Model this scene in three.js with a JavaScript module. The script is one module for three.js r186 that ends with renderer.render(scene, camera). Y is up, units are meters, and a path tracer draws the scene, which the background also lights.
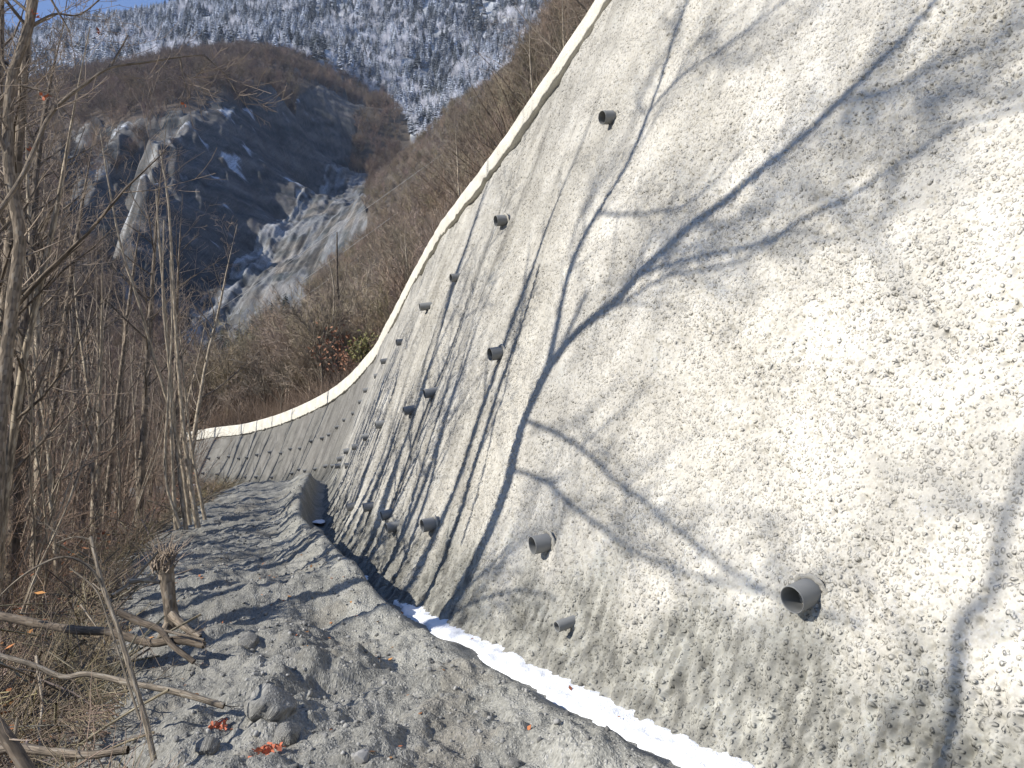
import * as THREE from 'three';
import { mergeVertices } from 'three/addons/utils/BufferGeometryUtils.js';

// ---------------------------------------------------------------- camera, sky, sun, exposure
const W = 1024, H = 768;
const scene = new THREE.Scene();
const FOV = 50, FOCAL = 384 / Math.tan(FOV * Math.PI / 360), PITCH = Math.atan(66 / FOCAL);
const EYE = new THREE.Vector3(0, 1.6, 0);
const camera = new THREE.PerspectiveCamera(FOV, W / H, 0.1, 6000);
camera.position.copy(EYE);
camera.rotation.set(PITCH, 0, 0);
scene.add(camera);

const SUN = new THREE.Vector3(-0.783, 0.515, 0.349).normalize();
// a clear winter sky: deep blue overhead, paler towards the horizon and round the sun
{
  const w = 512, h = 256, d = new Float32Array(w * h * 4), v = new THREE.Vector3();
  for (let j = 0; j < h; j++) for (let i = 0; i < w; i++) {
    const el = ((j + 0.5) / h - 0.5) * Math.PI, az = ((i + 0.5) / w - 0.5) * Math.PI * 2; v.set(Math.cos(el) * Math.cos(az), Math.sin(el), Math.cos(el) * Math.sin(az));
    const up = Math.max(0, v.y), a = Math.pow(1 - up, 3.2), c = Math.max(0, v.dot(SUN)), glow = 0.35 * Math.pow(c, 6) + 0.5 * Math.pow(c, 40), k = (j * w + i) * 4, low = v.y < 0 ? 0.55 : 1;
    d[k] = (0.045 + 0.28 * a + glow * 0.5) * low; d[k + 1] = (0.13 + 0.265 * a + glow * 0.5) * low; d[k + 2] = (0.36 + 0.13 * a + glow * 0.45) * low; d[k + 3] = 1;
  }
  const t = new THREE.DataTexture(d, w, h, THREE.RGBAFormat, THREE.FloatType); t.mapping = THREE.EquirectangularReflectionMapping; t.magFilter = t.minFilter = THREE.LinearFilter; t.needsUpdate = true;
  scene.background = t; scene.environment = t;
}
const sun = new THREE.DirectionalLight(new THREE.Color(1.0, 0.95, 0.87), 4.5);
sun.position.copy(SUN).multiplyScalar(60).add(new THREE.Vector3(-3, 0, -12));
sun.target.position.set(-3, 0, -12);
sun.castShadow = true;
sun.shadow.mapSize.set(4096, 4096);
Object.assign(sun.shadow.camera, { left: -45, right: 45, top: 45, bottom: -45, near: 1, far: 200 });
scene.add(sun, sun.target);

const renderer = new THREE.WebGLRenderer({ antialias: true });
renderer.setSize(W, H);
renderer.toneMapping = THREE.LinearToneMapping;
renderer.toneMappingExposure = 1.6;
renderer.shadowMap.enabled = true;

// ---------------------------------------------------------------- helpers: numbers
function rngOf(seed) { let a = seed >>> 0; return () => { a = (a + 0x6D2B79F5) >>> 0; let t = a; t = Math.imul(t ^ (t >>> 15), t | 1); t ^= t + Math.imul(t ^ (t >>> 7), t | 61); return ((t ^ (t >>> 14)) >>> 0) / 4294967296; }; }
const clamp = (x, a, b) => x < a ? a : x > b ? b : x, lerp = (a, b, t) => a + (b - a) * t;
const smooth = (a, b, x) => { const t = clamp((x - a) / (b - a), 0, 1); return t * t * (3 - 2 * t); };
const hash2 = (i, j, s) => { let h = Math.imul(i, 374761393) + Math.imul(j, 668265263) + Math.imul(s, 1274126177); h = Math.imul(h ^ (h >>> 13), 1274126177); return ((h ^ (h >>> 16)) >>> 0) / 4294967296; };
const GX = new Float64Array(256), GY = new Float64Array(256);
for (let i = 0; i < 256; i++) { GX[i] = Math.cos(i / 256 * 6.28318); GY[i] = Math.sin(i / 256 * 6.28318); }
const gdot = (i, j, s, x, y) => { const k = (hash2(i, j, s) * 256) | 0; return GX[k] * x + GY[k] * y; };
function noise(x, y, s = 0) {                                   // gradient noise, about -0.7 .. 0.7
  const i = Math.floor(x), j = Math.floor(y), u = x - i, v = y - j;
  const fu = u * u * u * (u * (u * 6 - 15) + 10), fv = v * v * v * (v * (v * 6 - 15) + 10);
  return lerp(lerp(gdot(i, j, s, u, v), gdot(i + 1, j, s, u - 1, v), fu), lerp(gdot(i, j + 1, s, u, v - 1), gdot(i + 1, j + 1, s, u - 1, v - 1), fu), fv) * 1.4;
}
const fbm = (x, y, o, s = 0) => { let a = 0, k = 1, t = 0; for (let n = 0; n < o; n++) { a += k * noise(x, y, s + n * 17); t += k; k *= 0.5; x *= 2.03; y *= 2.03; } return a / t; };
const ridged = (x, y, o, s = 0) => { let a = 0, k = 1, t = 0; for (let n = 0; n < o; n++) { a += k * (1 - Math.abs(noise(x, y, s + n * 13)) * 2); t += k; k *= 0.5; x *= 2.1; y *= 2.1; } return a / t; };
function cells(x, y, s) {                                       // [distance to nearest seed, its random number]
  const i = Math.floor(x), j = Math.floor(y); let b = 9, r = 0;
  for (let a = -1; a < 2; a++) for (let c = -1; c < 2; c++) {
    const dx = i + a + hash2(i + a, j + c, s) - x, dy = j + c + hash2(i + a, j + c, s + 5) - y, d = dx * dx + dy * dy;
    if (d < b) { b = d; r = hash2(i + a, j + c, s + 9); }
  }
  return [Math.sqrt(b), r];
}
const table = (t, x, k = 1) => { if (x <= t[0][0]) return t[0][k]; for (let i = 1; i < t.length; i++) if (x <= t[i][0]) return lerp(t[i - 1][k], t[i][k], (x - t[i - 1][0]) / (t[i][0] - t[i - 1][0])); return t[t.length - 1][k]; };
const V = (x, y, z) => new THREE.Vector3(x, y, z);
// a point seen in a direction of the view, so many metres ahead
function at(px, py, D) { const c = Math.cos(PITCH), s = Math.sin(PITCH), x = (px - 512) / FOCAL, y = (384 - py) / FOCAL, k = c - y * s; return V(EYE.x + x / k * D, EYE.y + (y * c + s) / k * D, EYE.z - D); }
function seenAt(p) { const c = Math.cos(PITCH), s = Math.sin(PITCH), y = p.y - EYE.y, f = y * s - p.z * c; return [512 + FOCAL * p.x / f, 384 - FOCAL * (y * c + p.z * s) / f, f]; }

// ---------------------------------------------------------------- helpers: objects
const used = {};
function numbered(n) { if (!(n in used)) { used[n] = 0; return n; } used[n]++; return n + '_' + String(used[n]).padStart(3, '0'); }
function tag(o, label, category, group) { o.userData.label = label; o.userData.category = category; if (group) o.userData.group = group; return o; }
function thing(name, label, category, pos, group) { const g = new THREE.Group(); g.name = numbered(name); g.position.copy(pos || V(0, 0, 0)); scene.add(g); return tag(g, label, category, group); }
function mesh(name, geo, mat, parent) { const m = new THREE.Mesh(geo, mat); m.name = name; m.castShadow = m.receiveShadow = true; if (parent) parent.add(m); return m; }
function copy(o, pos, turn, scale, label, group) { const c = o.clone(); c.userData = { ...o.userData }; c.name = numbered(o.name.replace(/_\d\d\d$/, '')); c.position.copy(pos); c.rotation.y = turn; if (scale) c.scale.setScalar(scale); if (label) c.userData.label = label; if (group) c.userData.group = group; scene.add(c); return c; }
function kind(o, k, name) { o.userData = { ...o.userData, kind: k }; o.name = name || o.name; scene.add(o); return o; }

class TB {                                                      // collects tapered tubes and blades
  constructor() { this.p = []; this.n = []; this.u = []; this.i = []; }
  tube(pts, rad, sides = 5, cap = false) {
    const base = this.p.length / 3, t = V(), a = V(), b = V(), up = V(); let len = 0;
    for (let k = 0; k < pts.length; k++) {
      t.copy(pts[Math.min(k + 1, pts.length - 1)]).sub(pts[Math.max(k - 1, 0)]).normalize();
      if (k === 0) { up.set(Math.abs(t.x) < 0.8 ? 1 : 0, 0, Math.abs(t.x) < 0.8 ? 0 : 1); a.crossVectors(t, up).normalize(); }
      else { a.addScaledVector(t, -a.dot(t)).normalize(); len += pts[k].distanceTo(pts[k - 1]); }
      b.crossVectors(t, a);
      const r = typeof rad === 'function' ? rad(k / (pts.length - 1)) : rad[k];
      for (let s = 0; s <= sides; s++) {
        const w = s / sides * Math.PI * 2, c = Math.cos(w), d = Math.sin(w), nx = a.x * c + b.x * d, ny = a.y * c + b.y * d, nz = a.z * c + b.z * d;
        this.p.push(pts[k].x + nx * r, pts[k].y + ny * r, pts[k].z + nz * r); this.n.push(nx, ny, nz); this.u.push(s / sides, len);
      }
    }
    const m = sides + 1;
    for (let k = 0; k < pts.length - 1; k++) for (let s = 0; s < sides; s++) { const q = base + k * m + s; this.i.push(q, q + 1, q + m, q + 1, q + m + 1, q + m); }
    if (cap) for (const e of [0, pts.length - 1]) { const q = base + e * m; for (let s = 1; s < sides - 1; s++) e ? this.i.push(q, q + s, q + s + 1) : this.i.push(q, q + s + 1, q + s); }
  }
  tri(a, b, c, nn) { const q = this.p.length / 3, n = nn || V().subVectors(b, a).cross(V().subVectors(c, a)).normalize(); for (const p of [a, b, c]) { this.p.push(p.x, p.y, p.z); this.n.push(n.x, n.y, n.z); this.u.push(p.x, p.y); } this.i.push(q, q + 1, q + 2); }
  geo() { const g = new THREE.BufferGeometry(); g.setAttribute('position', new THREE.Float32BufferAttribute(this.p, 3)); g.setAttribute('normal', new THREE.Float32BufferAttribute(this.n, 3)); g.setAttribute('uv', new THREE.Float32BufferAttribute(this.u, 2)); g.setIndex(this.i); return g; }
}
function gridGeo(nu, nv, f, withColor = true) {                 // f(u index, v index) -> [x, y, z, uvx, uvy, r, g, b]
  const p = new Float32Array(nu * nv * 3), uv = new Float32Array(nu * nv * 2), c = withColor ? new Float32Array(nu * nv * 3) : null, idx = new Uint32Array((nu - 1) * (nv - 1) * 6);
  for (let i = 0, k = 0; i < nu; i++) for (let j = 0; j < nv; j++, k++) { const r = f(i, j); p[k * 3] = r[0]; p[k * 3 + 1] = r[1]; p[k * 3 + 2] = r[2]; uv[k * 2] = r[3]; uv[k * 2 + 1] = r[4]; if (c) { c[k * 3] = r[5]; c[k * 3 + 1] = r[6]; c[k * 3 + 2] = r[7]; } }
  let q = 0; for (let i = 0; i < nu - 1; i++) for (let j = 0; j < nv - 1; j++) { const a = i * nv + j, b = a + nv; idx[q++] = a; idx[q++] = b; idx[q++] = a + 1; idx[q++] = b; idx[q++] = b + 1; idx[q++] = a + 1; }
  const g = new THREE.BufferGeometry(); g.setAttribute('position', new THREE.BufferAttribute(p, 3)); g.setAttribute('uv', new THREE.BufferAttribute(uv, 2)); if (c) g.setAttribute('color', new THREE.BufferAttribute(c, 3)); g.setIndex(new THREE.BufferAttribute(idx, 1)); g.computeVertexNormals(); return g;
}
// tiling textures: f(x, y, tile) -> value 0..1 or [r, g, b] in sRGB 0..1
function texture(n, f, srgb) {
  const d = new Uint8Array(n * n * 4);
  for (let j = 0; j < n; j++) for (let i = 0; i < n; i++) { const v = f(i / n, j / n), k = (j * n + i) * 4, a = Array.isArray(v) ? v : [v, v, v]; for (let c = 0; c < 3; c++) d[k + c] = clamp(a[c] * 255, 0, 255); d[k + 3] = 255; }
  const t = new THREE.DataTexture(d, n, n); t.wrapS = t.wrapT = THREE.RepeatWrapping; t.magFilter = THREE.LinearFilter; t.minFilter = THREE.LinearMipmapLinearFilter; t.generateMipmaps = true; if (srgb) t.colorSpace = THREE.SRGBColorSpace; t.needsUpdate = true; return t;
}
const wrapHash = (i, j, n, s) => hash2(((i % n) + n) % n, ((j % n) + n) % n, s);
function tnoise(x, y, n, s) {                                   // tiling value noise on an n-cell tile, x, y in 0..1
  x *= n; y *= n; const i = Math.floor(x), j = Math.floor(y), u = x - i, v = y - j, fu = u * u * (3 - 2 * u), fv = v * v * (3 - 2 * v);
  return lerp(lerp(wrapHash(i, j, n, s), wrapHash(i + 1, j, n, s), fu), lerp(wrapHash(i, j + 1, n, s), wrapHash(i + 1, j + 1, n, s), fu), fv);
}
function tcells(x, y, n, s) { x *= n; y *= n; const i = Math.floor(x), j = Math.floor(y); let b = 9, r = 0; for (let a = -1; a < 2; a++) for (let c = -1; c < 2; c++) { const dx = i + a + wrapHash(i + a, j + c, n, s) - x, dy = j + c + wrapHash(i + a, j + c, n, s + 5) - y, d = dx * dx + dy * dy; if (d < b) { b = d; r = wrapHash(i + a, j + c, n, s + 9); } } return [Math.sqrt(b), r]; }
const tfbm = (x, y, n, o, s) => { let a = 0, k = 1, t = 0; for (let q = 0; q < o; q++) { a += k * tnoise(x, y, n << q, s + q); t += k; k *= 0.55; } return a / t; };

// ---------------------------------------------------------------- the lie of the land: the foot of the wall, its crest, the valley
const FOOT = [[8.8, -0.3, 10.5], [5.7, 0, 4.6], [4.2, 0, 1.5], [2.67, 0, -1.5], [1.2, 0, -4.3], [.37, 0, -5.9], [-.56, 0, -7.84], [-1.43, 0, -9.74], [-2.75, .1, -13.2], [-3.9, .4, -18], [-5, .72, -23], [-6.3, .5, -28], [-8.6, .12, -33.5], [-13.2, -.29, -40], [-17.4, -.28, -44], [-23, -.8, -47.5], [-33, -2, -53], [-48, -3.5, -62]];
const S_END = 56.2, BATTER = 0.36;
const foot = [];                                                // samples {x, y, z, nx, nz, s}; n points away from the path, into the hill
{
  const C = (p0, p1, p2, p3, u) => 0.5 * (2 * p1 + (p2 - p0) * u + (2 * p0 - 5 * p1 + 4 * p2 - p3) * u * u + (3 * p1 - p0 - 3 * p2 + p3) * u * u * u);
  const n = FOOT.length, per = 50;
  for (let i = 0; i < n - 1; i++) for (let k = 0; k < per; k++) {
    const u = k / per, q = [i - 1, i, i + 1, i + 2].map(j => j < 0 ? FOOT[0].map((v, a) => 2 * v - FOOT[1][a]) : j >= n ? FOOT[n - 1].map((v, a) => 2 * v - FOOT[n - 2][a]) : FOOT[j]);
    foot.push({ x: C(q[0][0], q[1][0], q[2][0], q[3][0], u), y: C(q[0][1], q[1][1], q[2][1], q[3][1], u), z: C(q[0][2], q[1][2], q[2][2], q[3][2], u) });
  }
  let s = 0; for (let i = 0; i < foot.length; i++) { if (i) s += Math.hypot(foot[i].x - foot[i - 1].x, foot[i].z - foot[i - 1].z); foot[i].s = s; }
  const s0 = foot[per].s; for (const f of foot) f.s -= s0;      // s = 0 at the second control point
  for (let i = 0; i < foot.length; i++) { const a = foot[Math.max(0, i - 2)], b = foot[Math.min(foot.length - 1, i + 2)], l = Math.hypot(b.x - a.x, b.z - a.z); foot[i].nx = -(b.z - a.z) / l; foot[i].nz = (b.x - a.x) / l; }
}
const CREST = [[-8, 8.2], [0, 8.2], [12, 8.2], [14.3, 7.9], [15.6, 7.24], [16.6, 6.62], [17.7, 6.05], [19, 5.68], [20.4, 5.52], [22, 5.5], [23.6, 5.32], [25.3, 5.02], [26.9, 4.6], [28.6, 4.24], [30.3, 4.08], [33.6, 4.08], [35.4, 4.02], [37.2, 3.9], [39.1, 3.71], [41.3, 3.44], [43.9, 3.2], [46.6, 3.0], [49.1, 2.86], [51.1, 2.68], [54.7, 2.46], [57, 2.34], [62, 1.5], [75, 0.6]];
function footAt(s) { let a = 0, b = foot.length - 1; while (b - a > 1) { const m = (a + b) >> 1; foot[m].s <= s ? a = m : b = m; } const t = (s - foot[a].s) / (foot[b].s - foot[a].s), o = {}; for (const k of ['x', 'y', 'z', 'nx', 'nz', 's']) o[k] = lerp(foot[a][k], foot[b][k], t); const l = Math.hypot(o.nx, o.nz); o.nx /= l; o.nz /= l; return o; }
const flare = s => lerp(0.08, 0.15, smooth(13, 17, s));
function wallPoint(s, h, out = 0) {                             // out: metres proud of the face
  const f = footAt(s), c = 1 / Math.sqrt(1 + BATTER * BATTER), d = BATTER * h - flare(s) * Math.exp(-Math.max(h, -0.05) / 0.24) - out * c;
  return V(f.x + f.nx * d, f.y + h + out * c * BATTER, f.z + f.nz * d);
}
const FX = Float64Array.from(foot, f => f.x), FZ = Float64Array.from(foot, f => f.z);
function near(x, z) {                                           // nearest place on the foot line: [s, d], d > 0 on the path's side
  let b = 1e9, k = 0; for (let i = 0; i < FX.length; i += 6) { const q = (FX[i] - x) ** 2 + (FZ[i] - z) ** 2; if (q < b) { b = q; k = i; } }
  const lo = Math.max(0, k - 6), hi = Math.min(FX.length - 1, k + 6); for (let i = lo; i <= hi; i++) { const q = (FX[i] - x) ** 2 + (FZ[i] - z) ** 2; if (q < b) { b = q; k = i; } }
  const f = foot[k], dx = x - f.x, dz = z - f.z, tx = f.nz, tz = -f.nx;
  let along = dx * tx + dz * tz; const d = -(dx * f.nx + dz * f.nz);
  return [f.s + clamp(along, -0.2, 0.2), Math.sign(d || 1) * (k === 0 || k === FX.length - 1 ? Math.abs(d) : Math.sqrt(Math.max(0, b - Math.min(b, along * along)))), f];
}
const CTRL = [[-27.3, 3.7, -70], [-47.1, 10.6, -120], [-64.9, 20.1, -165], [-24.5, 5.7, -80], [-40, 13.9, -130], [-62.1, 28.3, -190], [-15.5, 7.1, -70], [-29, 20.3, -130], [-42.5, 38.9, -190], [-61.7, 68.8, -260], [-70.2, 94.4, -320], [-8.2, 11.9, -60], [-16.6, 29.3, -120], [-27.7, 57.9, -200], [-50, 115.2, -360], [-49.2, 153.7, -430], [-85.5, 240.6, -560], [-3.7, 24.1, -70], [-7.9, 61.4, -150], [-22.5, 129.1, -290], [2.5, 34, -70], [5.3, 76.5, -150], [5.7, 129.1, -250], [11.4, 46.9, -70], [32.7, 136.4, -200], [32, 85.3, -100], [75.2, 127.1, -150], [113.3, 116.9, -150], [-81.6, 29.2, -202], [-85.5, 40.5, -227], [-87.8, 54.4, -253], [-92.6, 73.5, -292], [-96.5, 96.1, -336], [-104, 128.8, -405], [-108.2, 167.6, -478], [-115.3, 233, -600], [-124.5, 316.3, -720], [-76.8, 37.4, -222], [-75.3, 66.5, -275], [-71.4, 100.1, -335], [-88.4, 178.4, -500], [-143.2, 147.8, -350], [-129.8, 113.4, -300], [-117.8, 83.7, -255], [-112.4, 61.2, -225], [-101.8, 43.5, -195], [-142.1, 175.8, -395], [-136.6, 205.3, -450], [-131.7, 235.6, -520], [-125.6, 270.1, -600], [-215.9, 212.9, -450], [-243.7, 194, -430], [-188.2, 230.1, -480], [-163.4, 275.4, -560], [-132, 348.1, -740], [-201.1, 167, -390], [-167.6, 168.7, -380], [-166.3, 132.7, -340], [-177.5, 120.4, -330], [-169.8, 91.2, -290], [-125.4, 62.4, -235], [-142.6, 57.7, -240], [-140.8, 93.6, -275], [-352.2, 296.7, -620], [-259.4, 337.3, -660], [-195.1, 377.6, -730], [-119.9, 428.3, -850], [-68.7, 353.5, -760], [-36.3, 477, -900], [57.8, 566, -950], [228.3, 667.5, -950], [-620.8, 529.8, -1000], [-599.4, 570, -1050], [-573, 611.5, -1100], [-517.4, 634.1, -1130], [-453.7, 642.3, -1150], [-381.9, 677.2, -1150], [-309.8, 715.3, -1150], [-171.3, 794.4, -1200], [73.8, 875.1, -1200], [-776.6, 715.6, -1500], [-588.1, 715.6, -1500], [-225.9, 825.8, -1600], [178.2, 909.9, -1600], [-1150.1, 657.3, -1500], [-100.3, 25, -160], [-94.2, 28.6, -170], [-79.7, 24.6, -180], [-78.9, 17.7, -165], [-77, 10.1, -140], [-80.8, 6.3, -130], [-50.5, 4.4, -115], [-177, 70.5, -280], [-268.1, 158.2, -420], [-385.7, 279.4, -600], [-750.2, 453.5, -900], [-286, 87.7, -350], [-120.8, 10.7, -150], [-1146.9, 453.5, -900], [-437.2, 87.7, -350], [-184.6, 10.7, -150], [-29.5, -7.8, -60], [-30.5, -7.3, -50], [-42.5, -7.3, -50], [-34.8, -6.1, -80], [-37.2, -0.6, -90], [-66.3, -7.3, -50]];
const farWeights = (() => {                                     // smooth surface through the surveyed points
  const n = CTRL.length, m = n + 3, A = Array.from({ length: m }, () => new Float64Array(m + 1));
  for (let i = 0; i < n; i++) {
    for (let j = 0; j < n; j++) A[i][j] = -Math.hypot(CTRL[i][0] - CTRL[j][0], CTRL[i][2] - CTRL[j][2]) - (i === j ? 1.5 : 0);
    A[i][n] = A[n][i] = 1; A[i][n + 1] = A[n + 1][i] = CTRL[i][0] / 100; A[i][n + 2] = A[n + 2][i] = CTRL[i][2] / 100; A[i][m] = CTRL[i][1];
  }
  for (let c = 0; c < m; c++) { let p = c; for (let r = c; r < m; r++) if (Math.abs(A[r][c]) > Math.abs(A[p][c])) p = r; [A[c], A[p]] = [A[p], A[c]]; for (let r = 0; r < m; r++) if (r !== c) { const k = A[r][c] / A[c][c]; if (k) for (let q = c; q <= m; q++) A[r][q] -= k * A[c][q]; } }
  return A.map((r, i) => r[m] / r[i]);
})();
function farHeight(x, z) { const n = CTRL.length; let y = farWeights[n] + farWeights[n + 1] * x / 100 + farWeights[n + 2] * z / 100; for (let i = 0; i < n; i++) y -= farWeights[i] * Math.hypot(x - CTRL[i][0], z - CTRL[i][2]); return y; }

function nearHeight(x, z) {                                     // path, berm, gutter, bank and the hillside behind the wall, without relief
  const [s, d, f] = near(x, z), k = smooth(13, 16.5, s), yb = f.y;
  if (d < 0) {
    const h = table(CREST, s), b = -d - 0.4, top = BATTER * h;
    return b < 0 ? yb - 0.12 : b < top ? yb - 0.1 + b / BATTER * 0.98 : yb + h + 0.12 + (b - top) * 0.52 + Math.min(1, b - top) * 0.1;
  }
  const far = smooth(21, 30, s); let y = yb + lerp(0.03, lerp(0.2, 0.0, far), k) * smooth(0.3, 0.7, d);
  y -= (1 - smooth(0.05, 0.5, d)) * 0.04;
  const bc = lerp(0.62, 0.58, k) + 0.04 * noise(s * 0.7, 5, 78); y += lerp(0.11, lerp(0.26, 0.04, smooth(26, 33, s)), k) * lerp(1, 1.25, k) * Math.exp(-(((d - bc) / (d > bc ? 0.3 : lerp(0.17, 0.13, k))) ** 2)) * (1 + 0.5 * noise(s * 0.9, 3, 77));
  y -= 0.045 * Math.max(0, d - 0.9);
  const e = Math.max(0, d - 1.9); y -= e < 1.8 ? 0.16 * e * e : 0.16 * 3.24 + 0.576 * (Math.min(e, 13) - 1.8) + Math.max(0, Math.min(e, 60) - 13) * 0.05;
  return y;
}
const AZ = (x, z) => Math.atan2(x, -z) * 180 / Math.PI;
const SCREE_NEAR = [[-22.3, 192], [-20.9, 199], [-18.7, 220], [-16.9, 238], [-14.6, 249], [-12.7, 262], [-11.2, 262], [-7.9, 220], [-6.2, 216]];
const RAVINE = [[-22.3, 200], [-22.0, 220], [-20.6, 243], [-19.1, 270], [-17.6, 307], [-16.0, 352], [-14.4, 381], [-12.8, 446], [-10.9, 524], [-9.8, 684], [-7.9, 517], [-6.2, 226]];
const CLIFF_NEAR = [[-32.3, 285], [-29.1, 231], [-26.9, 231], [-24.5, 205], [-22.3, 200]];
const CLIFF_TOP = [[-32.5, 480], [-29.4, 436], [-27.2, 407], [-24.9, 390], [-22.3, 389], [-19.8, 420], [-16.9, 469], [-11.8, 611], [-9.9, 682]];
const SNOW = [[-35.7, 719], [-29.6, 650], [-25.6, 570], [-22.1, 650], [-18.3, 713], [-12.9, 729], [-9.1, 740], [-7.5, 560], [-5.2, 430], [-2.3, 400], [0.6, 430], [4.2, 430]];
function zone(x, z) {                                           // what grows or lies on the far slopes
  const w = noise(x / 25, z / 25, 5) * 14, R = Math.hypot(x, z) + w, a = AZ(x, z) + noise(x / 30, z / 30, 8) * 0.35;
  if (R > table(SNOW, a)) return 'snow';
  if (a > -32.5 && a < -9.8 && R > table(CLIFF_TOP, a)) return 'belt';
  if (a > -22.3 && a < -10.2 && R > table(SCREE_NEAR, a) * lerp(0.6, 0.86, smooth(-19, -13, a)) && R < Math.min(470, table(RAVINE, a))) return 'scree';
  if (a > -29.2 && a < -9.8 && R > table(a < -22.3 ? CLIFF_NEAR : RAVINE, a)) return 'cliff';
  return 'wood';
}
const SPURS = [[[-143, -350], [-130, -300], [-118, -255], [-112, -225], [-102, -195]], [[-172, -370], [-160, -330], [-152, -295]], [[-196, -385], [-186, -345], [-182, -320]]];
function spur(x, z) { let b = 1e9; for (const l of SPURS) for (let i = 0; i < l.length - 1; i++) { const [ax, az] = l[i], [bx, bz] = l[i + 1], t = clamp(((x - ax) * (bx - ax) + (z - az) * (bz - az)) / ((bx - ax) ** 2 + (bz - az) ** 2), 0, 1); b = Math.min(b, Math.hypot(x - lerp(ax, bx, t), z - lerp(az, bz, t))); } return b; }   // metres to the nearest rock spur
function farRelief(x, z) {
  const R = Math.hypot(x, z), zo = zone(x, z), u = (x * 0.93 + z * 0.36), v = (z * 0.93 - x * 0.36);
  let y = fbm(x / 60, z / 60, 3, 3) * 5 * smooth(90, 250, R); if (R > 180 && R < 460) { const d = spur(x + noise(x / 12, z / 12, 44) * 5, z); if (d < 22) y += 2.5 * Math.exp(-d / 4); }
  const bank = smooth(2, 26, Math.abs(-81 + (z + 202) * 0.0854 - x));
  y -= 5 * smooth(90, 200, R) * (1 - smooth(330, 420, R)) * smooth(-11, -7, AZ(x, z));
  if (zo === 'cliff') {                                         // parallel rock spurs: long steep flanks to the right, short ones to the left
    const a = AZ(x, z), q = (-50.5 - (x - 0.27 * z) + 7 * noise(x / 26, z / 40, 48) + 2.5 * noise(x / 8, z / 11, 49)) / 25, f = q - Math.floor(q), w = smooth(0, 30, R - table(CLIFF_NEAR, a)) * smooth(0, 35, table(CLIFF_TOP, a) - R);
    if (q > 0) y += w * (16 + 7 * hash2(Math.floor(q), 3, 4)) * ((f < 0.24 ? 1 - f / 0.24 : (f - 0.24) / 0.76) - 1);
  }
  if (zo === 'cliff') y += lerp(0.25, 1, bank) * (ridged((x - 0.27 * z) / 27, z / 95, 3, 41) - 0.5) * lerp(8, 5.5, smooth(-24, -20, AZ(x, z))) + fbm(x / 6, z / 6, 2, 43) * 1.2;
  else if (zo === 'scree') y += (ridged((x - 0.0854 * z) / 7, z / 130, 2, 51) - 0.5) * 2.0 + fbm(x / 3.2, z / 5, 3, 53) * 1.2 + bank * fbm(x / 14, z / 20, 2, 54) * 1.5;
  else if (zo === 'snow') y += fbm(x / 120, z / 120, 3, 61) * 26 - 20 * smooth(650, 1000, R);
  return y;
}
function ground(x, z) {                                         // height of the land anywhere
  const R = Math.hypot(x, z), t = smooth(48, 72, R);
  return (t < 1 ? nearHeight(x, z) * (1 - t) : 0) + (t > 0 ? (farHeight(x, z) + (R > 70 ? farRelief(x, z) : 0)) * t : 0);
}
const HUMPS = [[-1.6, -5.6, 0.4, 0.15], [-1.15, -5.9, 0.3, 0.12], [-1.35, -5.0, 0.3, 0.08], [-2.0, -6.7, 0.5, 0.1], [-1.9, -5.0, 0.3, 0.07], [-0.9, -4.3, 0.35, 0.05], [-2.3, -8.3, 0.6, 0.1], [-1.5, -4.2, 0.3, 0.07], [-0.6, -6.6, 0.35, 0.05]];
function groundFine(x, z) {                                     // with the lumps that the shot concrete and the spoil left
  let y = ground(x, z); const R = Math.hypot(x, z); if (R > 72) return y;
  const [s, d] = near(x, z); if (d < 0) return y + fbm(x / 1.2, z / 1.2, 2, 9) * 0.1;
  const bank = smooth(2.6, 4, d), path = smooth(0.35, 0.8, d);
  y += path * (fbm(x / 0.9, z / 0.9, 2, 21) * 0.11 + noise(x / 0.34, z / 0.34, 24) * 0.05 + noise(x / 0.15, z / 0.15, 22) * 0.032 + noise(x / 0.06, z / 0.06, 23) * 0.017);
  y += path * noise(s / 0.42 + d * 0.5, d / 1.8, 28) * 0.06 * smooth(7, 12, s);
  const c = cells(x / 0.085, z / 0.085, 31); if (R < 16) y += path * (c[1] > 0.5 ? 0.024 * c[1] * Math.max(0, 1 - (c[0] / 0.5) ** 2) : 0);
  for (const h of HUMPS) { const q = ((x - h[0]) ** 2 + (z - h[1]) ** 2) / (h[2] * h[2]); if (q < 4) y += h[3] * Math.exp(-q * q * 0.9) * (1 + 0.5 * noise(x / 0.17, z / 0.17, 33)); }
  return y + bank * (fbm(x / 1.6, z / 1.6, 3, 25) * 0.3 + noise(x / 0.2, z / 0.2, 27) * 0.04);
}

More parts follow.
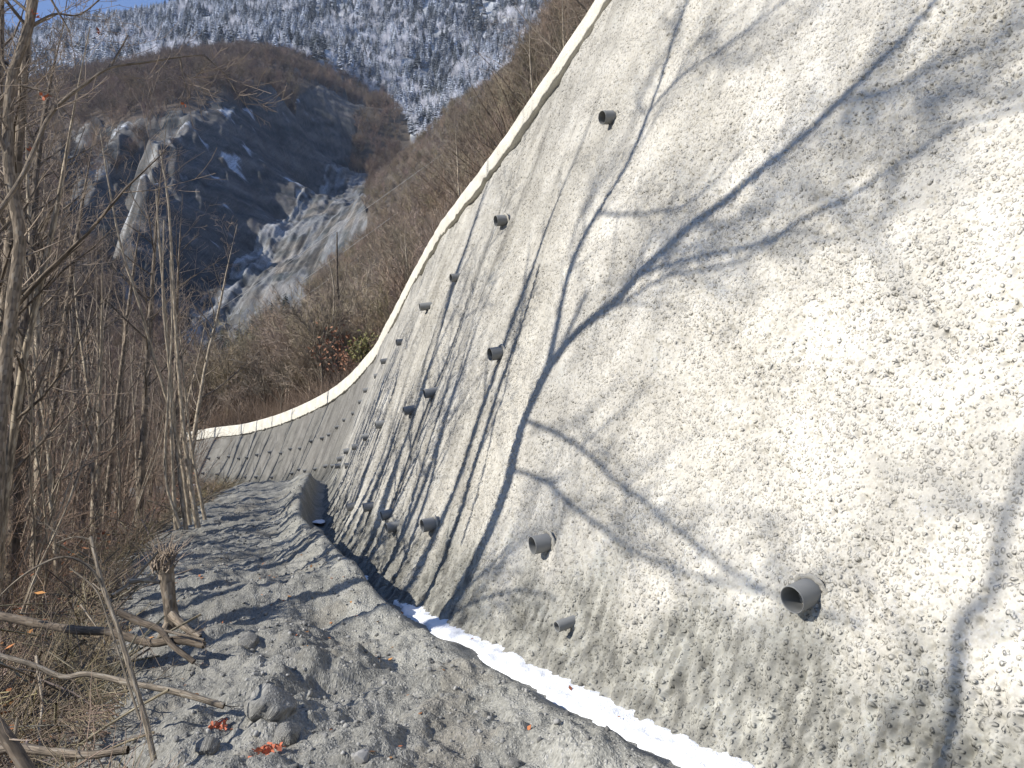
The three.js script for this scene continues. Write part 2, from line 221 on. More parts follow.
// ---------------------------------------------------------------- materials
const std = (color, roughness = 0.95, more = {}) => new THREE.MeshStandardMaterial({ color: Array.isArray(color) ? new THREE.Color().setRGB(...color) : color, roughness, ...more });
const concreteGrain = texture(1024, (x, y) => { const c = tcells(x, y, 120, 3), g = tfbm(x, y, 8, 6, 40); let v = 0.86 + 0.2 * g + (c[0] < 0.4 ? (c[1] - 0.5) * 0.14 : 0); return [v, v * 0.988, v * 0.955]; }, true);
const concreteBump = texture(1024, (x, y) => { const wx = 0.006 * (tnoise(x, y, 60, 61) - 0.5), wy = 0.006 * (tnoise(x, y, 60, 62) - 0.5), c = tcells(x + wx, y + wy, 44, 7), c2 = tcells(x + wy, y + wx, 96, 8), k = tfbm(x, y, 5, 3, 66); return 0.7 + 0.22 * (tfbm(x, y, 18, 5, 60) - 0.5) - (c[1] > 0.95 - 0.7 * k ? 0.5 * (1 - smooth(0.1, 0.42, c[0])) : 0) - (c2[1] > 0.9 - 0.6 * k ? 0.26 * (1 - smooth(0.1, 0.45, c2[0])) : 0); });
const gravelGrain = texture(1024, (x, y) => { const c = tcells(x, y, 70, 21), c2 = tcells(x, y, 150, 23), g = tfbm(x, y, 6, 6, 70), v = 0.68 + 0.36 * g + (c[0] < 0.4 ? (c[1] - 0.5) * 0.34 : 0) + (c2[1] - 0.5) * 0.2; return [v, v, v * 0.98]; }, true);
const gravelBump = texture(1024, (x, y) => { const c = tcells(x, y, 70, 21), c2 = tcells(x, y, 150, 23); return 0.3 + 0.3 * tfbm(x, y, 12, 5, 80) + 0.3 * Math.max(0, 1 - c[0] / 0.5) * c[1] + 0.18 * Math.max(0, 1 - c2[0] / 0.5) * c2[1]; });
const barkGrain = texture(256, (x, y) => { const g = tfbm(x, y, 4, 5, 90), f = tnoise(x, y * 0.5, 16, 95), m = tnoise(x, y, 5, 99); const v = 0.5 + 0.5 * g + (f - 0.5) * 0.3 + (m > 0.66 ? 0.22 : 0); return [v, v * 0.97, v * 0.93]; }, true);
const M = {
  wall: std('#ffffff', 0.95, { vertexColors: true, map: concreteGrain, bumpMap: concreteBump, bumpScale: 0.026 }),
  coping: std([0.62, 0.605, 0.56], 0.9, { map: concreteGrain, bumpMap: concreteBump, bumpScale: 0.011 }),
  ground: std('#ffffff', 0.97, { vertexColors: true, map: gravelGrain, bumpMap: gravelBump, bumpScale: 0.026 }),
  mountain: std('#ffffff', 1, { vertexColors: true, map: gravelGrain }),
  snow: std([0.74, 0.755, 0.78], 0.7, { bumpMap: gravelBump, bumpScale: 0.01 }),
  pipe: std([0.19, 0.192, 0.185], 0.6), collar: std([0.4, 0.38, 0.33], 0.95, { bumpMap: concreteBump, bumpScale: 0.004 }),
  bark: std([0.25, 0.215, 0.175], 0.95, { map: barkGrain, bumpMap: barkGrain, bumpScale: 0.008 }), barkPale: std([0.42, 0.375, 0.305], 0.95, { map: barkGrain }), barkDark: std([0.15, 0.125, 0.1], 0.95, { map: barkGrain }),
  twig: std([0.25, 0.2, 0.155], 0.95), twigRed: std([0.235, 0.165, 0.118], 0.95), dead: std([0.32, 0.285, 0.235], 0.95, { map: barkGrain, bumpMap: barkGrain, bumpScale: 0.008 }), straw: std([0.26, 0.205, 0.135], 0.95),
  brown: std([0.255, 0.212, 0.172], 1), brownDark: std([0.165, 0.125, 0.1], 1), frost: std('#ffffff', 0.9, { vertexColors: true }), conifer: std('#ffffff', 0.95, { vertexColors: true }),
  rock: std([0.27, 0.265, 0.255], 0.97, { map: gravelGrain, bumpMap: gravelBump, bumpScale: 0.02 }), stone: std([0.25, 0.246, 0.235], 0.95),
  leaf: std([0.42, 0.16, 0.06], 0.85, { side: THREE.DoubleSide }), redLeaf: std([0.4, 0.12, 0.055], 0.85, { side: THREE.DoubleSide }), orange: std([0.42, 0.12, 0.06], 0.85, { side: THREE.DoubleSide }),
  green: std([0.07, 0.085, 0.03], 0.95), cable: std([0.3, 0.3, 0.3], 0.6),
};
barkGrain.repeat.set(2, 2.5);

// ---------------------------------------------------------------- ground near by
{
  const azs = []; for (let a = -180; a < -46; a += 3) azs.push(a); for (let a = -46; a < 30; a += 0.13) azs.push(a); for (let a = 30; a <= 180.01; a += 3) azs.push(a);
  const rs = [0.02]; let r = 0.6; while (r < 2.5) { rs.push(r); r *= 1.05; } while (r < 26) { rs.push(r); r *= 1.0058; } while (r < 74) { rs.push(r); r *= 1.012; } rs.push(74);
  const g = gridGeo(azs.length, rs.length, (i, j) => {
    const a = azs[i] * Math.PI / 180, R = rs[j], x = R * Math.sin(a), z = -R * Math.cos(a), y = groundFine(x, z), [s, d] = near(x, z);
    const w = noise(x / 0.8, z / 0.8, 71) * 0.6 + noise(x / 0.2, z / 0.2, 72) * 0.25, bank = d < 0 ? 1 : smooth(2.75, 3.35, d + w), v = 1 + 0.35 * fbm(x / 1.1, z / 1.1, 3, 73);
    let c = [0.262 * v, 0.256 * v, 0.238 * v]; const berm = d > 0 ? Math.exp(-(((d - 0.72) / 0.35) ** 2)) : 0, leaf = smooth(0.25, 0.5, noise(x / 0.7, z / 0.7, 74) + 0.4 * noise(x / 0.09, z / 0.09, 75));
    const bl = [0.37, 0.362, 0.33]; c = c.map((q, k) => lerp(q, bl[k] * v, berm * 0.75)); const dk = [0.2, 0.17, 0.13]; c = c.map((q, k) => lerp(q, dk[k], leaf * 0.35 * (1 - bank)));
    const br = [0.13, 0.098, 0.07]; c = c.map((q, k) => lerp(q, br[k] * (0.8 + 0.5 * v * 0.5), bank));
    return [x, y, z, x / 1.4, z / 1.4, ...c];
  });
  kind(mesh('ground', g, M.ground), 'structure');
}
// ---------------------------------------------------------------- mountains
{
  const azs = []; for (let a = -75; a < -42; a += 1) azs.push(a); for (let a = -42; a < -6; a += 0.075) azs.push(a); for (let a = -6; a < 8; a += 0.12) azs.push(a); for (let a = 8; a < 70; a += 1.5) azs.push(a);
  const rs = []; let r = 70; while (r < 240) { rs.push(r); r *= 1.016; } while (r < 640) { rs.push(r); r *= 1.0033; } while (r < 1700) { rs.push(r); r *= 1.012; } rs.push(1750, 1900);
  const P = (i, j) => { const a = azs[i] * Math.PI / 180; return [rs[j] * Math.sin(a), -rs[j] * Math.cos(a)]; };
  const ys = new Float64Array(azs.length * rs.length); for (let i = 0; i < azs.length; i++) for (let j = 0; j < rs.length; j++) { const [x, z] = P(i, j); ys[i * rs.length + j] = ground(x, z) - (rs[j] < 76 ? (76 - rs[j]) * 0.15 : 0); }
  const g = gridGeo(azs.length, rs.length, (i, j) => {
    const [x, z] = P(i, j), y = ys[i * rs.length + j], zo = zone(x, z), v = 1 + 0.5 * fbm(x / 9, z / 9, 3, 91), steep = Math.abs(ys[i * rs.length + Math.min(j + 1, rs.length - 1)] - y) / Math.max(0.5, rs[Math.min(j + 1, rs.length - 1)] - rs[j]);
    const R4 = (x, z) => { const q = Math.hypot(x, z); return q > 180 && q < 480; };
    let c = [0.1 * v, 0.08 * v, 0.062 * v];
    if (zo === 'snow') { const k = smooth(-0.25, 0.25, fbm(x / 22, z / 22, 3, 92)); c = [lerp(0.22, 0.62, k), lerp(0.23, 0.65, k), lerp(0.26, 0.7, k)]; }
    else if (zo === 'cliff' || zo === 'scree') {
      const cl = zo === 'cliff', b = fbm(x / 14 + z / 40, y / 7, 4, 93), q = cl ? [0.095, 0.092, 0.09] : [0.1, 0.096, 0.09]; const f3 = fbm(x / 2.6 + z / 9, y / 1.8, 2, 96); c = q.map((t, k) => t * Math.max(0.25, v + b * [1.7, 1.4, 1.2][k] + f3 * 0.7));
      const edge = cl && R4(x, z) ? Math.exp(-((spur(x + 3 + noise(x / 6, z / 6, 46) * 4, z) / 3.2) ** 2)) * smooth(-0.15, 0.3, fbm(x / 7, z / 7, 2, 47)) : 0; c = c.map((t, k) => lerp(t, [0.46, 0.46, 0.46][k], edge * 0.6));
      if (!cl) { const st = ridged((x - 0.0854 * z) / 2.6, z / 45, 2, 55), e = Math.exp(-((Math.max(0, x + 81 - (z + 202) * 0.0854 + 3 * noise(x / 6, z / 9, 57)) / 5) ** 2)) * smooth(-0.2, 0.2, fbm(x / 5, z / 8, 2, 58)); c = c.map((t, k) => lerp(t * (0.55 + 0.9 * st), [0.5, 0.5, 0.5][k], e * 0.55)); }  // e: edge highlight along the ravine painted in, together with snow on the crest
      const lay = cl ? smooth(0.13, 0.3, fbm(x / 16, z / 16, 4, 94) - steep * 0.22 + 0.02) : smooth(0.02, 0.3, ridged((x - 0.0854 * z) / 6, z / 90, 2, 95) * 0.35 + fbm((x - 0.0854 * z) / 5, z / 30, 3, 94) - steep * 0.1); c = c.map((t, k) => lerp(t, [0.66, 0.7, 0.78][k], lay * (cl ? 0.8 : 0.17)));
    } else if (zo === 'belt') c = [0.095 * v, 0.072 * v, 0.056 * v];
    return [x, y, z, x / 11, y / 11 + z / 17, ...c];
  });
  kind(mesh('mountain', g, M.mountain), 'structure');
}
// ---------------------------------------------------------------- the shotcrete wall
const retaining = thing('retaining_wall', 'pale grey rough shotcrete retaining wall with a smooth concrete coping along the path', 'wall');
function wallRelief(s, h) {
  const mid = smooth(13.5, 17, s), low = 1 - smooth(0.3, 1.0, h + 0.35 * noise(s / 0.7, 2, 17));
  let o = 0.05 * noise(s / 1.3, h / 2.6, 1) + 0.03 * noise(s / 0.5, h / 1.1, 2) + mid * (0.045 * noise(s / 0.42, h / 3.2, 3) + 0.02 * noise(s / 0.16, h / 1.6, 4));
  const wx = noise(s / 0.05, h / 0.05, 11) * 0.012, wy = noise(s / 0.05, h / 0.05, 12) * 0.012;
  if (s < 24) {
    o += 0.007 * noise(s / 0.11, h / 0.11, 5) + 0.004 * noise(s / 0.045, h / 0.06, 6);
    const a = cells((s + wx) / 0.062, (h + wy) / 0.075, 7), b = cells((s + wy) / 0.031, (h + wx) / 0.036, 8), dens = 0.4 + 0.55 * noise(s / 1.1, h / 0.9, 13) + 0.2 * noise(s / 0.3, h / 0.3, 14);
    if (a[1] < dens) o -= 0.024 * (0.5 + a[1]) * (1 - smooth(0.1, 0.4, a[0])); if (b[1] < dens + 0.2) o -= 0.011 * (1 - smooth(0.1, 0.42, b[0]));
    o += low * (0.024 * noise(s / 0.06, h / 0.15, 9) + 0.02 * noise(s / 0.032, h / 0.07, 10));
  }
  return o;
}
{
  const ss = [-7]; let s = -7; while (s < S_END) { const f = footAt(s), D = Math.hypot(f.x, 0, f.z); s += s < 4 ? 0.25 : s < 7.2 ? 0.03 : clamp((s < 16 ? 0.0022 : 0.0034) * D, 0.0095, 0.2); ss.push(Math.min(s, S_END)); }
  const NV = 660;
  const g = gridGeo(ss.length, NV, (i, j) => {
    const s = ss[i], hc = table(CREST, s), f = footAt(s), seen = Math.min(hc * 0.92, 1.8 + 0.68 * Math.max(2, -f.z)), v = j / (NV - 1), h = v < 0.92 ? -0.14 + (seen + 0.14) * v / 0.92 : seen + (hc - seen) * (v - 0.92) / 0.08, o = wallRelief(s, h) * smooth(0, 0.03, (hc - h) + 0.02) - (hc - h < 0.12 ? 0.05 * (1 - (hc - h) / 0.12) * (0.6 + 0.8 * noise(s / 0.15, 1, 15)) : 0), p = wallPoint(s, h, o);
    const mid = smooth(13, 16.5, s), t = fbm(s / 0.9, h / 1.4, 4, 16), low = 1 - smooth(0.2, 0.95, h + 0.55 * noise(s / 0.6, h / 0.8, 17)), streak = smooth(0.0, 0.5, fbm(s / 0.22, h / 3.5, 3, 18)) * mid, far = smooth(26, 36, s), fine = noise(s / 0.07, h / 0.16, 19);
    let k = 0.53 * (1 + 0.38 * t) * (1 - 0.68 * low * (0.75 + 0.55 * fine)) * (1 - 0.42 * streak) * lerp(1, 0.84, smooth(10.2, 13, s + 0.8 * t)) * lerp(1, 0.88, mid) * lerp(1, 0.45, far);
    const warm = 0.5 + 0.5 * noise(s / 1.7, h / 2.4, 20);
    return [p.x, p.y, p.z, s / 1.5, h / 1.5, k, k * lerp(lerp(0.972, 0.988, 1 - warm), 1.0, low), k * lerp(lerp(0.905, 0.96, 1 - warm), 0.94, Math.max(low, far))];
  });
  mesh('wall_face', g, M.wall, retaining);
  // coping: an upright smooth band that overhangs the ragged top of the shotcrete
  const cs = []; for (let q = -7; q < S_END + 0.25; q += q < 10 ? 0.5 : 0.12) cs.push(q);
  const cg = gridGeo(cs.length, 9, (i, j) => {
    const s = Math.min(cs[i], S_END + 0.2), hc = table(CREST, Math.min(s, S_END)), hh = lerp(0.3, 0.52, smooth(18, 40, s)), n = 0.014 * noise(s / 0.5, 1, 30) + 0.008 * noise(s / 0.17, j * 0.8, 33), end = Math.min(1, (S_END + 0.28 - s) * 4);
    const rag = 0.05 * noise(s / 0.13, 4, 31) + 0.03 * noise(s / 0.05, 4, 32);
    const prof = [[0.22, -0.02], [-0.045, -0.02 + rag], [-0.06, 0.015 + rag], [-0.055, hh * 0.5], [-0.045, hh - 0.05], [-0.02, hh - 0.012], [0.03, hh], [0.3, hh + 0.01], [0.42, -0.1]][j];
    const f = footAt(s), d = BATTER * hc + prof[0] + n; return [f.x + f.nx * d, f.y + hc + prof[1] * (j > 2 ? Math.sqrt(Math.max(0, end)) : 1), f.z + f.nz * d, s / 1.5, prof[1] / 1.5 + prof[0]];
  }, false);
  mesh('coping', cg, M.coping, retaining);
}
// ---------------------------------------------------------------- drain pipes
const pipeShape = r => { const w = 0.007; return [[r - w, -0.14], [r - w, 0.165], [r - w * 0.7, 0.17], [r - w * 0.3, 0.17], [r, 0.165], [r, -0.14]].map(q => new THREE.Vector2(...q)); };
const pipeGeo = new THREE.LatheGeometry(pipeShape(0.073), 32), pipeFar = new THREE.LatheGeometry(pipeShape(0.073), 12), pipeSmall = new THREE.LatheGeometry(pipeShape(0.04), 20);
function collarGeo(seed) { const g = new THREE.TorusGeometry(0.083, 0.016, 7, 28), p = g.attributes.position; for (let i = 0; i < p.count; i++) { const a = Math.atan2(p.getY(i), p.getX(i)), k = 1 + 0.16 * noise(a * 1.7, seed, 3) + 0.1 * noise(a * 5, seed, 4); p.setXYZ(i, p.getX(i) * k, p.getY(i) * k, p.getZ(i) * (1 + noise(a * 3, seed, 5))); } g.computeVertexNormals(); return g; }
function pipe(s, h, label, size, group, seed = 0) {
  const f = footAt(s), r = rngOf(100 + Math.round(s * 97 + h * 31)), pos = wallPoint(s, h, wallRelief(s, h)), dir = V(-f.nx, -0.16 + (r() - 0.5) * 0.14, -f.nz).normalize().applyAxisAngle(V(0, 1, 0), (r() - 0.5) * 0.16);
  const t = thing('drain_pipe', label, 'drain pipe', pos, group); t.quaternion.setFromUnitVectors(V(0, 1, 0), dir);
  const tube = mesh('tube', size === 'small' ? pipeSmall : size === 'far' ? pipeFar : pipeGeo, M.pipe, t); if (size === 'mid' || size === 'far') tube.scale.set(0.86, 0.8 + 0.2 * r(), 0.86); tube.position.y = size === 'far' ? -0.03 : size === 'small' ? -0.04 : -0.015;
  if (size === 'near') { const c = mesh('mortar_collar', collarGeo(seed + s), M.collar, t); c.rotation.x = Math.PI / 2; c.position.y = 0.004; }
}
pipe(9.86, 0.88, 'nearest and largest grey drain pipe, low on the bright wall right of the snow', 'near');
pipe(12.57, 0.86, 'grey drain pipe low on the wall just right of the main trunk shadow', 'near');
pipe(11.86, 0.37, 'thin small grey drain pipe close above the snow in the gutter', 'small');
pipe(14.95, 2.7, 'grey drain pipe at mid height left of the fork in the tree shadow', 'near');
pipe(13.97, 5.19, 'highest grey drain pipe, near the top of the wall', 'near');
pipe(16.55, 4.68, 'grey drain pipe high on the wall beside the long dark streaks', 'near');
pipe(17.94, 4.11, 'grey drain pipe high on the wall, third down from the highest one', 'mid');
pipe(19.42, 3.85, 'grey drain pipe a little below the coping, fourth down from the highest', 'mid');
pipe(17.04, 2.36, 'grey drain pipe at mid height among the dark streaks, alone above its neighbour', 'mid');
pipe(17.94, 2.15, 'shaded grey drain pipe sunk in a dark streak at mid height', 'mid');
pipe(19.92, 1.92, 'grey drain pipe at mid height, nearest of the receding middle row', 'mid');
pipe(15.26, 0.81, 'lit grey drain pipe low on the wall where the gutter bends', 'near');
pipe(16.95, 0.76, 'upper one of two dark drain pipes set close together low down', 'mid');
pipe(16.6, 0.66, 'lower one of two dark drain pipes set close together low down', 'mid');
pipe(18.19, 0.76, 'dark drain pipe low on the wall lying in a thin black shadow', 'mid');
pipe(19.53, 0.64, 'small dark drain pipe low above the deep part of the gutter', 'mid');
pipe(22.11, 3.46, 'grey drain pipe under the coping where the crest begins to flatten', 'mid');
pipe(24.7, 3.18, 'small drain pipe under the coping just before the wall curves', 'far');
const ORD = ['first', 'second', 'third', 'fourth', 'fifth', 'sixth', 'seventh', 'eighth', 'ninth', 'tenth', 'eleventh', 'twelfth', 'thirteenth', 'fourteenth', 'fifteenth', 'sixteenth', 'seventeenth', 'eighteenth', 'nineteenth', 'twentieth'];
const nth = n => n < 20 ? ORD[n] : n < 29 ? 'twenty-' + ORD[n - 20] : n === 29 ? 'thirtieth' : n < 39 ? 'thirty-' + ORD[n - 30] : n === 39 ? 'fortieth' : n < 49 ? 'forty-' + ORD[n - 40] : n === 49 ? 'fiftieth' : n < 59 ? 'fifty-' + ORD[n - 50] : 'last';
[[26.88, 2.89], [29.02, 2.53], [30.09, 2.25]].forEach(([s, h], i) => pipe(s, h, `small dark drain pipe under the coping at the curve, ${ORD[i]} from the top`, 'far', 'drain pipes at the start of the curve'));
[[21.07, 1.66], [23.64, 1.33], [25.23, 1.12], [24.11, .92], [27.48, .76], [27.08, .62]].forEach(([s, h], i) => pipe(s, h, `small drain pipe in the line running down to the gutter end, ${ORD[i]} from above`, 'far', 'drain pipes at the start of the curve'));
[[53.17, 1.42], [52.31, 1.49], [51.3, 1.56], [50.23, 1.51], [49.32, 1.56], [47.94, 1.62], [46.49, 1.7], [44.96, 1.57], [43.85, 1.69], [42.67, 1.66], [41.56, 1.89], [40.03, 1.91], [38.72, 1.92], [37.79, 2.14], [36.16, 2.24], [34.22, 2.29]].forEach(([s, h], i) => pipe(s, h, `tiny drain pipe, ${ORD[i]} from the left in the upper row of the far wall`, 'far', 'drain pipes in the upper far row'));
[[53.96, .45], [53.17, .65], [51.74, .64], [50.54, .57], [48.43, .59], [47.02, .57], [44.96, .5], [42.57, .61], [41.76, .74], [40.64, .62], [38.96, .63], [36.6, .63], [33.6, .51]].forEach(([s, h], i) => pipe(s, h, `tiny drain pipe, ${ORD[i]} from the left in the lower row of the far wall`, 'far', 'drain pipes in the lower far row'));

// ---------------------------------------------------------------- snow in the gutter
{
  const ss = []; for (let s = 3; s <= 16.4; s += 0.02) ss.push(s);
  const g = gridGeo(ss.length, 15, (i, j) => {
    const s = ss[i], w = clamp((16.4 - s) / 2.2, 0.02, 1) * (1 - 0.5 * smooth(14.6, 15.4, s) * (0.5 + noise(s / 0.35, 3, 86))), v = j / 14, f = footAt(s), edge = 0.13 * noise(s / 0.36, 1, 81) + 0.05 * noise(s / 0.1, 1, 82), a = -0.1 + edge, b = (0.31 + 0.11 * noise(s / 0.55, 7, 83) + 0.05 * noise(s / 0.09, 7, 84)) * w, d = lerp(a, b, v);
    const y = f.y - 0.03 + 0.055 * Math.sqrt(Math.max(0, Math.sin(Math.PI * clamp(v, 0.02, 0.98)))) * (0.35 + 0.65 * w) + 0.016 * noise(s / 0.16, d / 0.12, 85) + 0.012 * noise(s / 0.05, d / 0.05, 87) + 0.06 * Math.max(0, 0.5 - v) - (j === 0 || j === 14 ? 0.06 : 0);
    return [f.x - f.nx * d, y, f.z - f.nz * d, s, d];
  }, false);
  kind(mesh('snow', g, M.snow), 'structure');
  const r = rngOf(8), lump = sd => { const q = mergeVertices(new THREE.IcosahedronGeometry(1, 3).deleteAttribute('uv').deleteAttribute('normal')), p = q.attributes.position; for (let i = 0; i < p.count; i++) { const k = 1 + 0.35 * noise(p.getX(i) * 1.7 + sd, p.getZ(i) * 1.7 + p.getY(i), 3); p.setXYZ(i, p.getX(i) * k, p.getY(i) * k * 0.35, p.getZ(i) * k); } q.computeVertexNormals(); return q; };
  const lumps = [lump(1), lump(5), lump(9)];
  for (const [s, d, w, l] of [[16.6, .22, .12, .2], [17.3, .24, .14, .3], [18.1, .26, .12, .2], [19, .22, .14, .22], [20.4, .25, .13, .35], [22.2, .24, .12, .3]]) {
    const f = footAt(s), m = mesh(numbered('snow_patch'), lumps[(s * 10 | 0) % 3], M.snow, scene); m.position.set(f.x - f.nx * d, f.y + 0.02, f.z - f.nz * d); m.scale.set(w, 0.09, l); m.rotation.y = Math.atan2(f.nz, f.nx) + r(); m.userData.kind = 'structure';
  }
  for (const [s, d, w] of [[53.5, .5, .9], [52.2, .7, .6], [50.2, .6, 1.0], [48.6, .5, .7], [46.3, .5, .8], [44.8, .6, .5], [47.6, 1.2, .5], [51.4, 1.3, .5]]) {
    const f = footAt(s), x = f.x - f.nx * d, z = f.z - f.nz * d, m = mesh(numbered('snow_patch'), lumps[(s * 10 | 0) % 3], M.snow, scene); m.position.set(x, groundFine(x, z), z); m.scale.set(w, 0.2, 0.3); m.rotation.y = Math.atan2(-f.nx, -f.nz) + Math.PI; m.userData.kind = 'structure';
  }
}
// ---------------------------------------------------------------- trees: growth
function wander(r, from, dir, len, n, bend, rise) { const pts = [from.clone()], d = dir.clone(), p = from.clone(); for (let k = 1; k <= n; k++) { d.x += (r() - 0.5) * bend; d.z += (r() - 0.5) * bend; d.y += (r() - 0.5) * bend * 0.6 + rise; d.normalize(); p.addScaledVector(d, len / n); pts.push(p.clone()); } return pts; }
const along = (pts, t) => { const k = Math.min(pts.length - 2, Math.floor(t * (pts.length - 1))), u = t * (pts.length - 1) - k; return pts[k].clone().lerp(pts[k + 1], u); };
const heading = (pts, t) => { const k = Math.min(pts.length - 2, Math.floor(t * (pts.length - 1))); return pts[k + 1].clone().sub(pts[k]).normalize(); };
function sideways(r, d, angle) { const a = V(r() - 0.5, r() - 0.5, r() - 0.5).cross(d).normalize(); return d.clone().multiplyScalar(Math.cos(angle)).addScaledVector(a, Math.sin(angle)); }
function sprout(r, tb, tw, pts, rad, n, len, depth, from = 0.25) { // side branches and twigs on a limb
  for (let k = 0; k < n; k++) {
    const t = from + (1 - from) * (k + r()) / n, l = len * (0.5 + 0.9 * r()) * (1.15 - 0.6 * t), b = wander(r, along(pts, Math.min(t, 0.98)), sideways(r, heading(pts, Math.min(t, 0.98)), 0.55 + 0.5 * r()), l, depth > 1 ? 4 : 3, 0.35, 0.07), rb = rad(t) * 0.5;
    (depth > 1 ? tb : tw).tube(b, u => Math.max(0.0022, rb * (1 - 0.8 * u)), depth > 1 ? 4 : 3);
    if (depth > 0) sprout(r, tb, tw, b, u => rb * (1 - 0.75 * u), depth > 1 ? 6 : 4, l * 0.5, depth - 1, 0.2);
  }
}
function bareTree(seed, o) {
  const r = rngOf(seed), T = new TB(), B = new TB(), S = new TB();
  for (let q = 0; q < (o.stems || 1); q++) {
    const lean = V((r() - 0.5) * o.lean, 1, (r() - 0.5) * o.lean).normalize(), hgt = o.h * (0.8 + 0.3 * r()), r0 = o.r * (0.75 + 0.35 * r()), pts = wander(r, V((r() - 0.5) * 0.25 * (o.stems || 1) * 0.6, -0.3, (r() - 0.5) * 0.15 * (o.stems || 1)), lean, hgt, 12, o.bend, 0.02), rad = u => Math.max(0.005, r0 * (1 - (o.taper || 0.86) * u) * (1 - 0.9 * smooth(0.75, 1, u)));
    T.tube(pts, rad, 7); sprout(r, B, S, pts, rad, Math.round(o.n / (o.stems || 1)), o.len, o.depth, o.from);
  }
  return [T.geo(), B.geo(), S.geo()];
}
function treeThing(name, geos, mats, label, category, group) { const t = thing(name, label, category, null, group); mesh('trunk', geos[0], mats[0], t); mesh('branches', geos[1], mats[1], t); if (geos[2].index.count) mesh('twigs', geos[2], mats[2], t.children[1]).userData.kind = 'stuff'; return t; }
const place = (x, z, sink = 0.05) => V(x, groundFine(x, z) - sink, z);
const fromFoot = (s, d) => { const f = footAt(s); return place(f.x - f.nx * d, f.z - f.nz * d); };

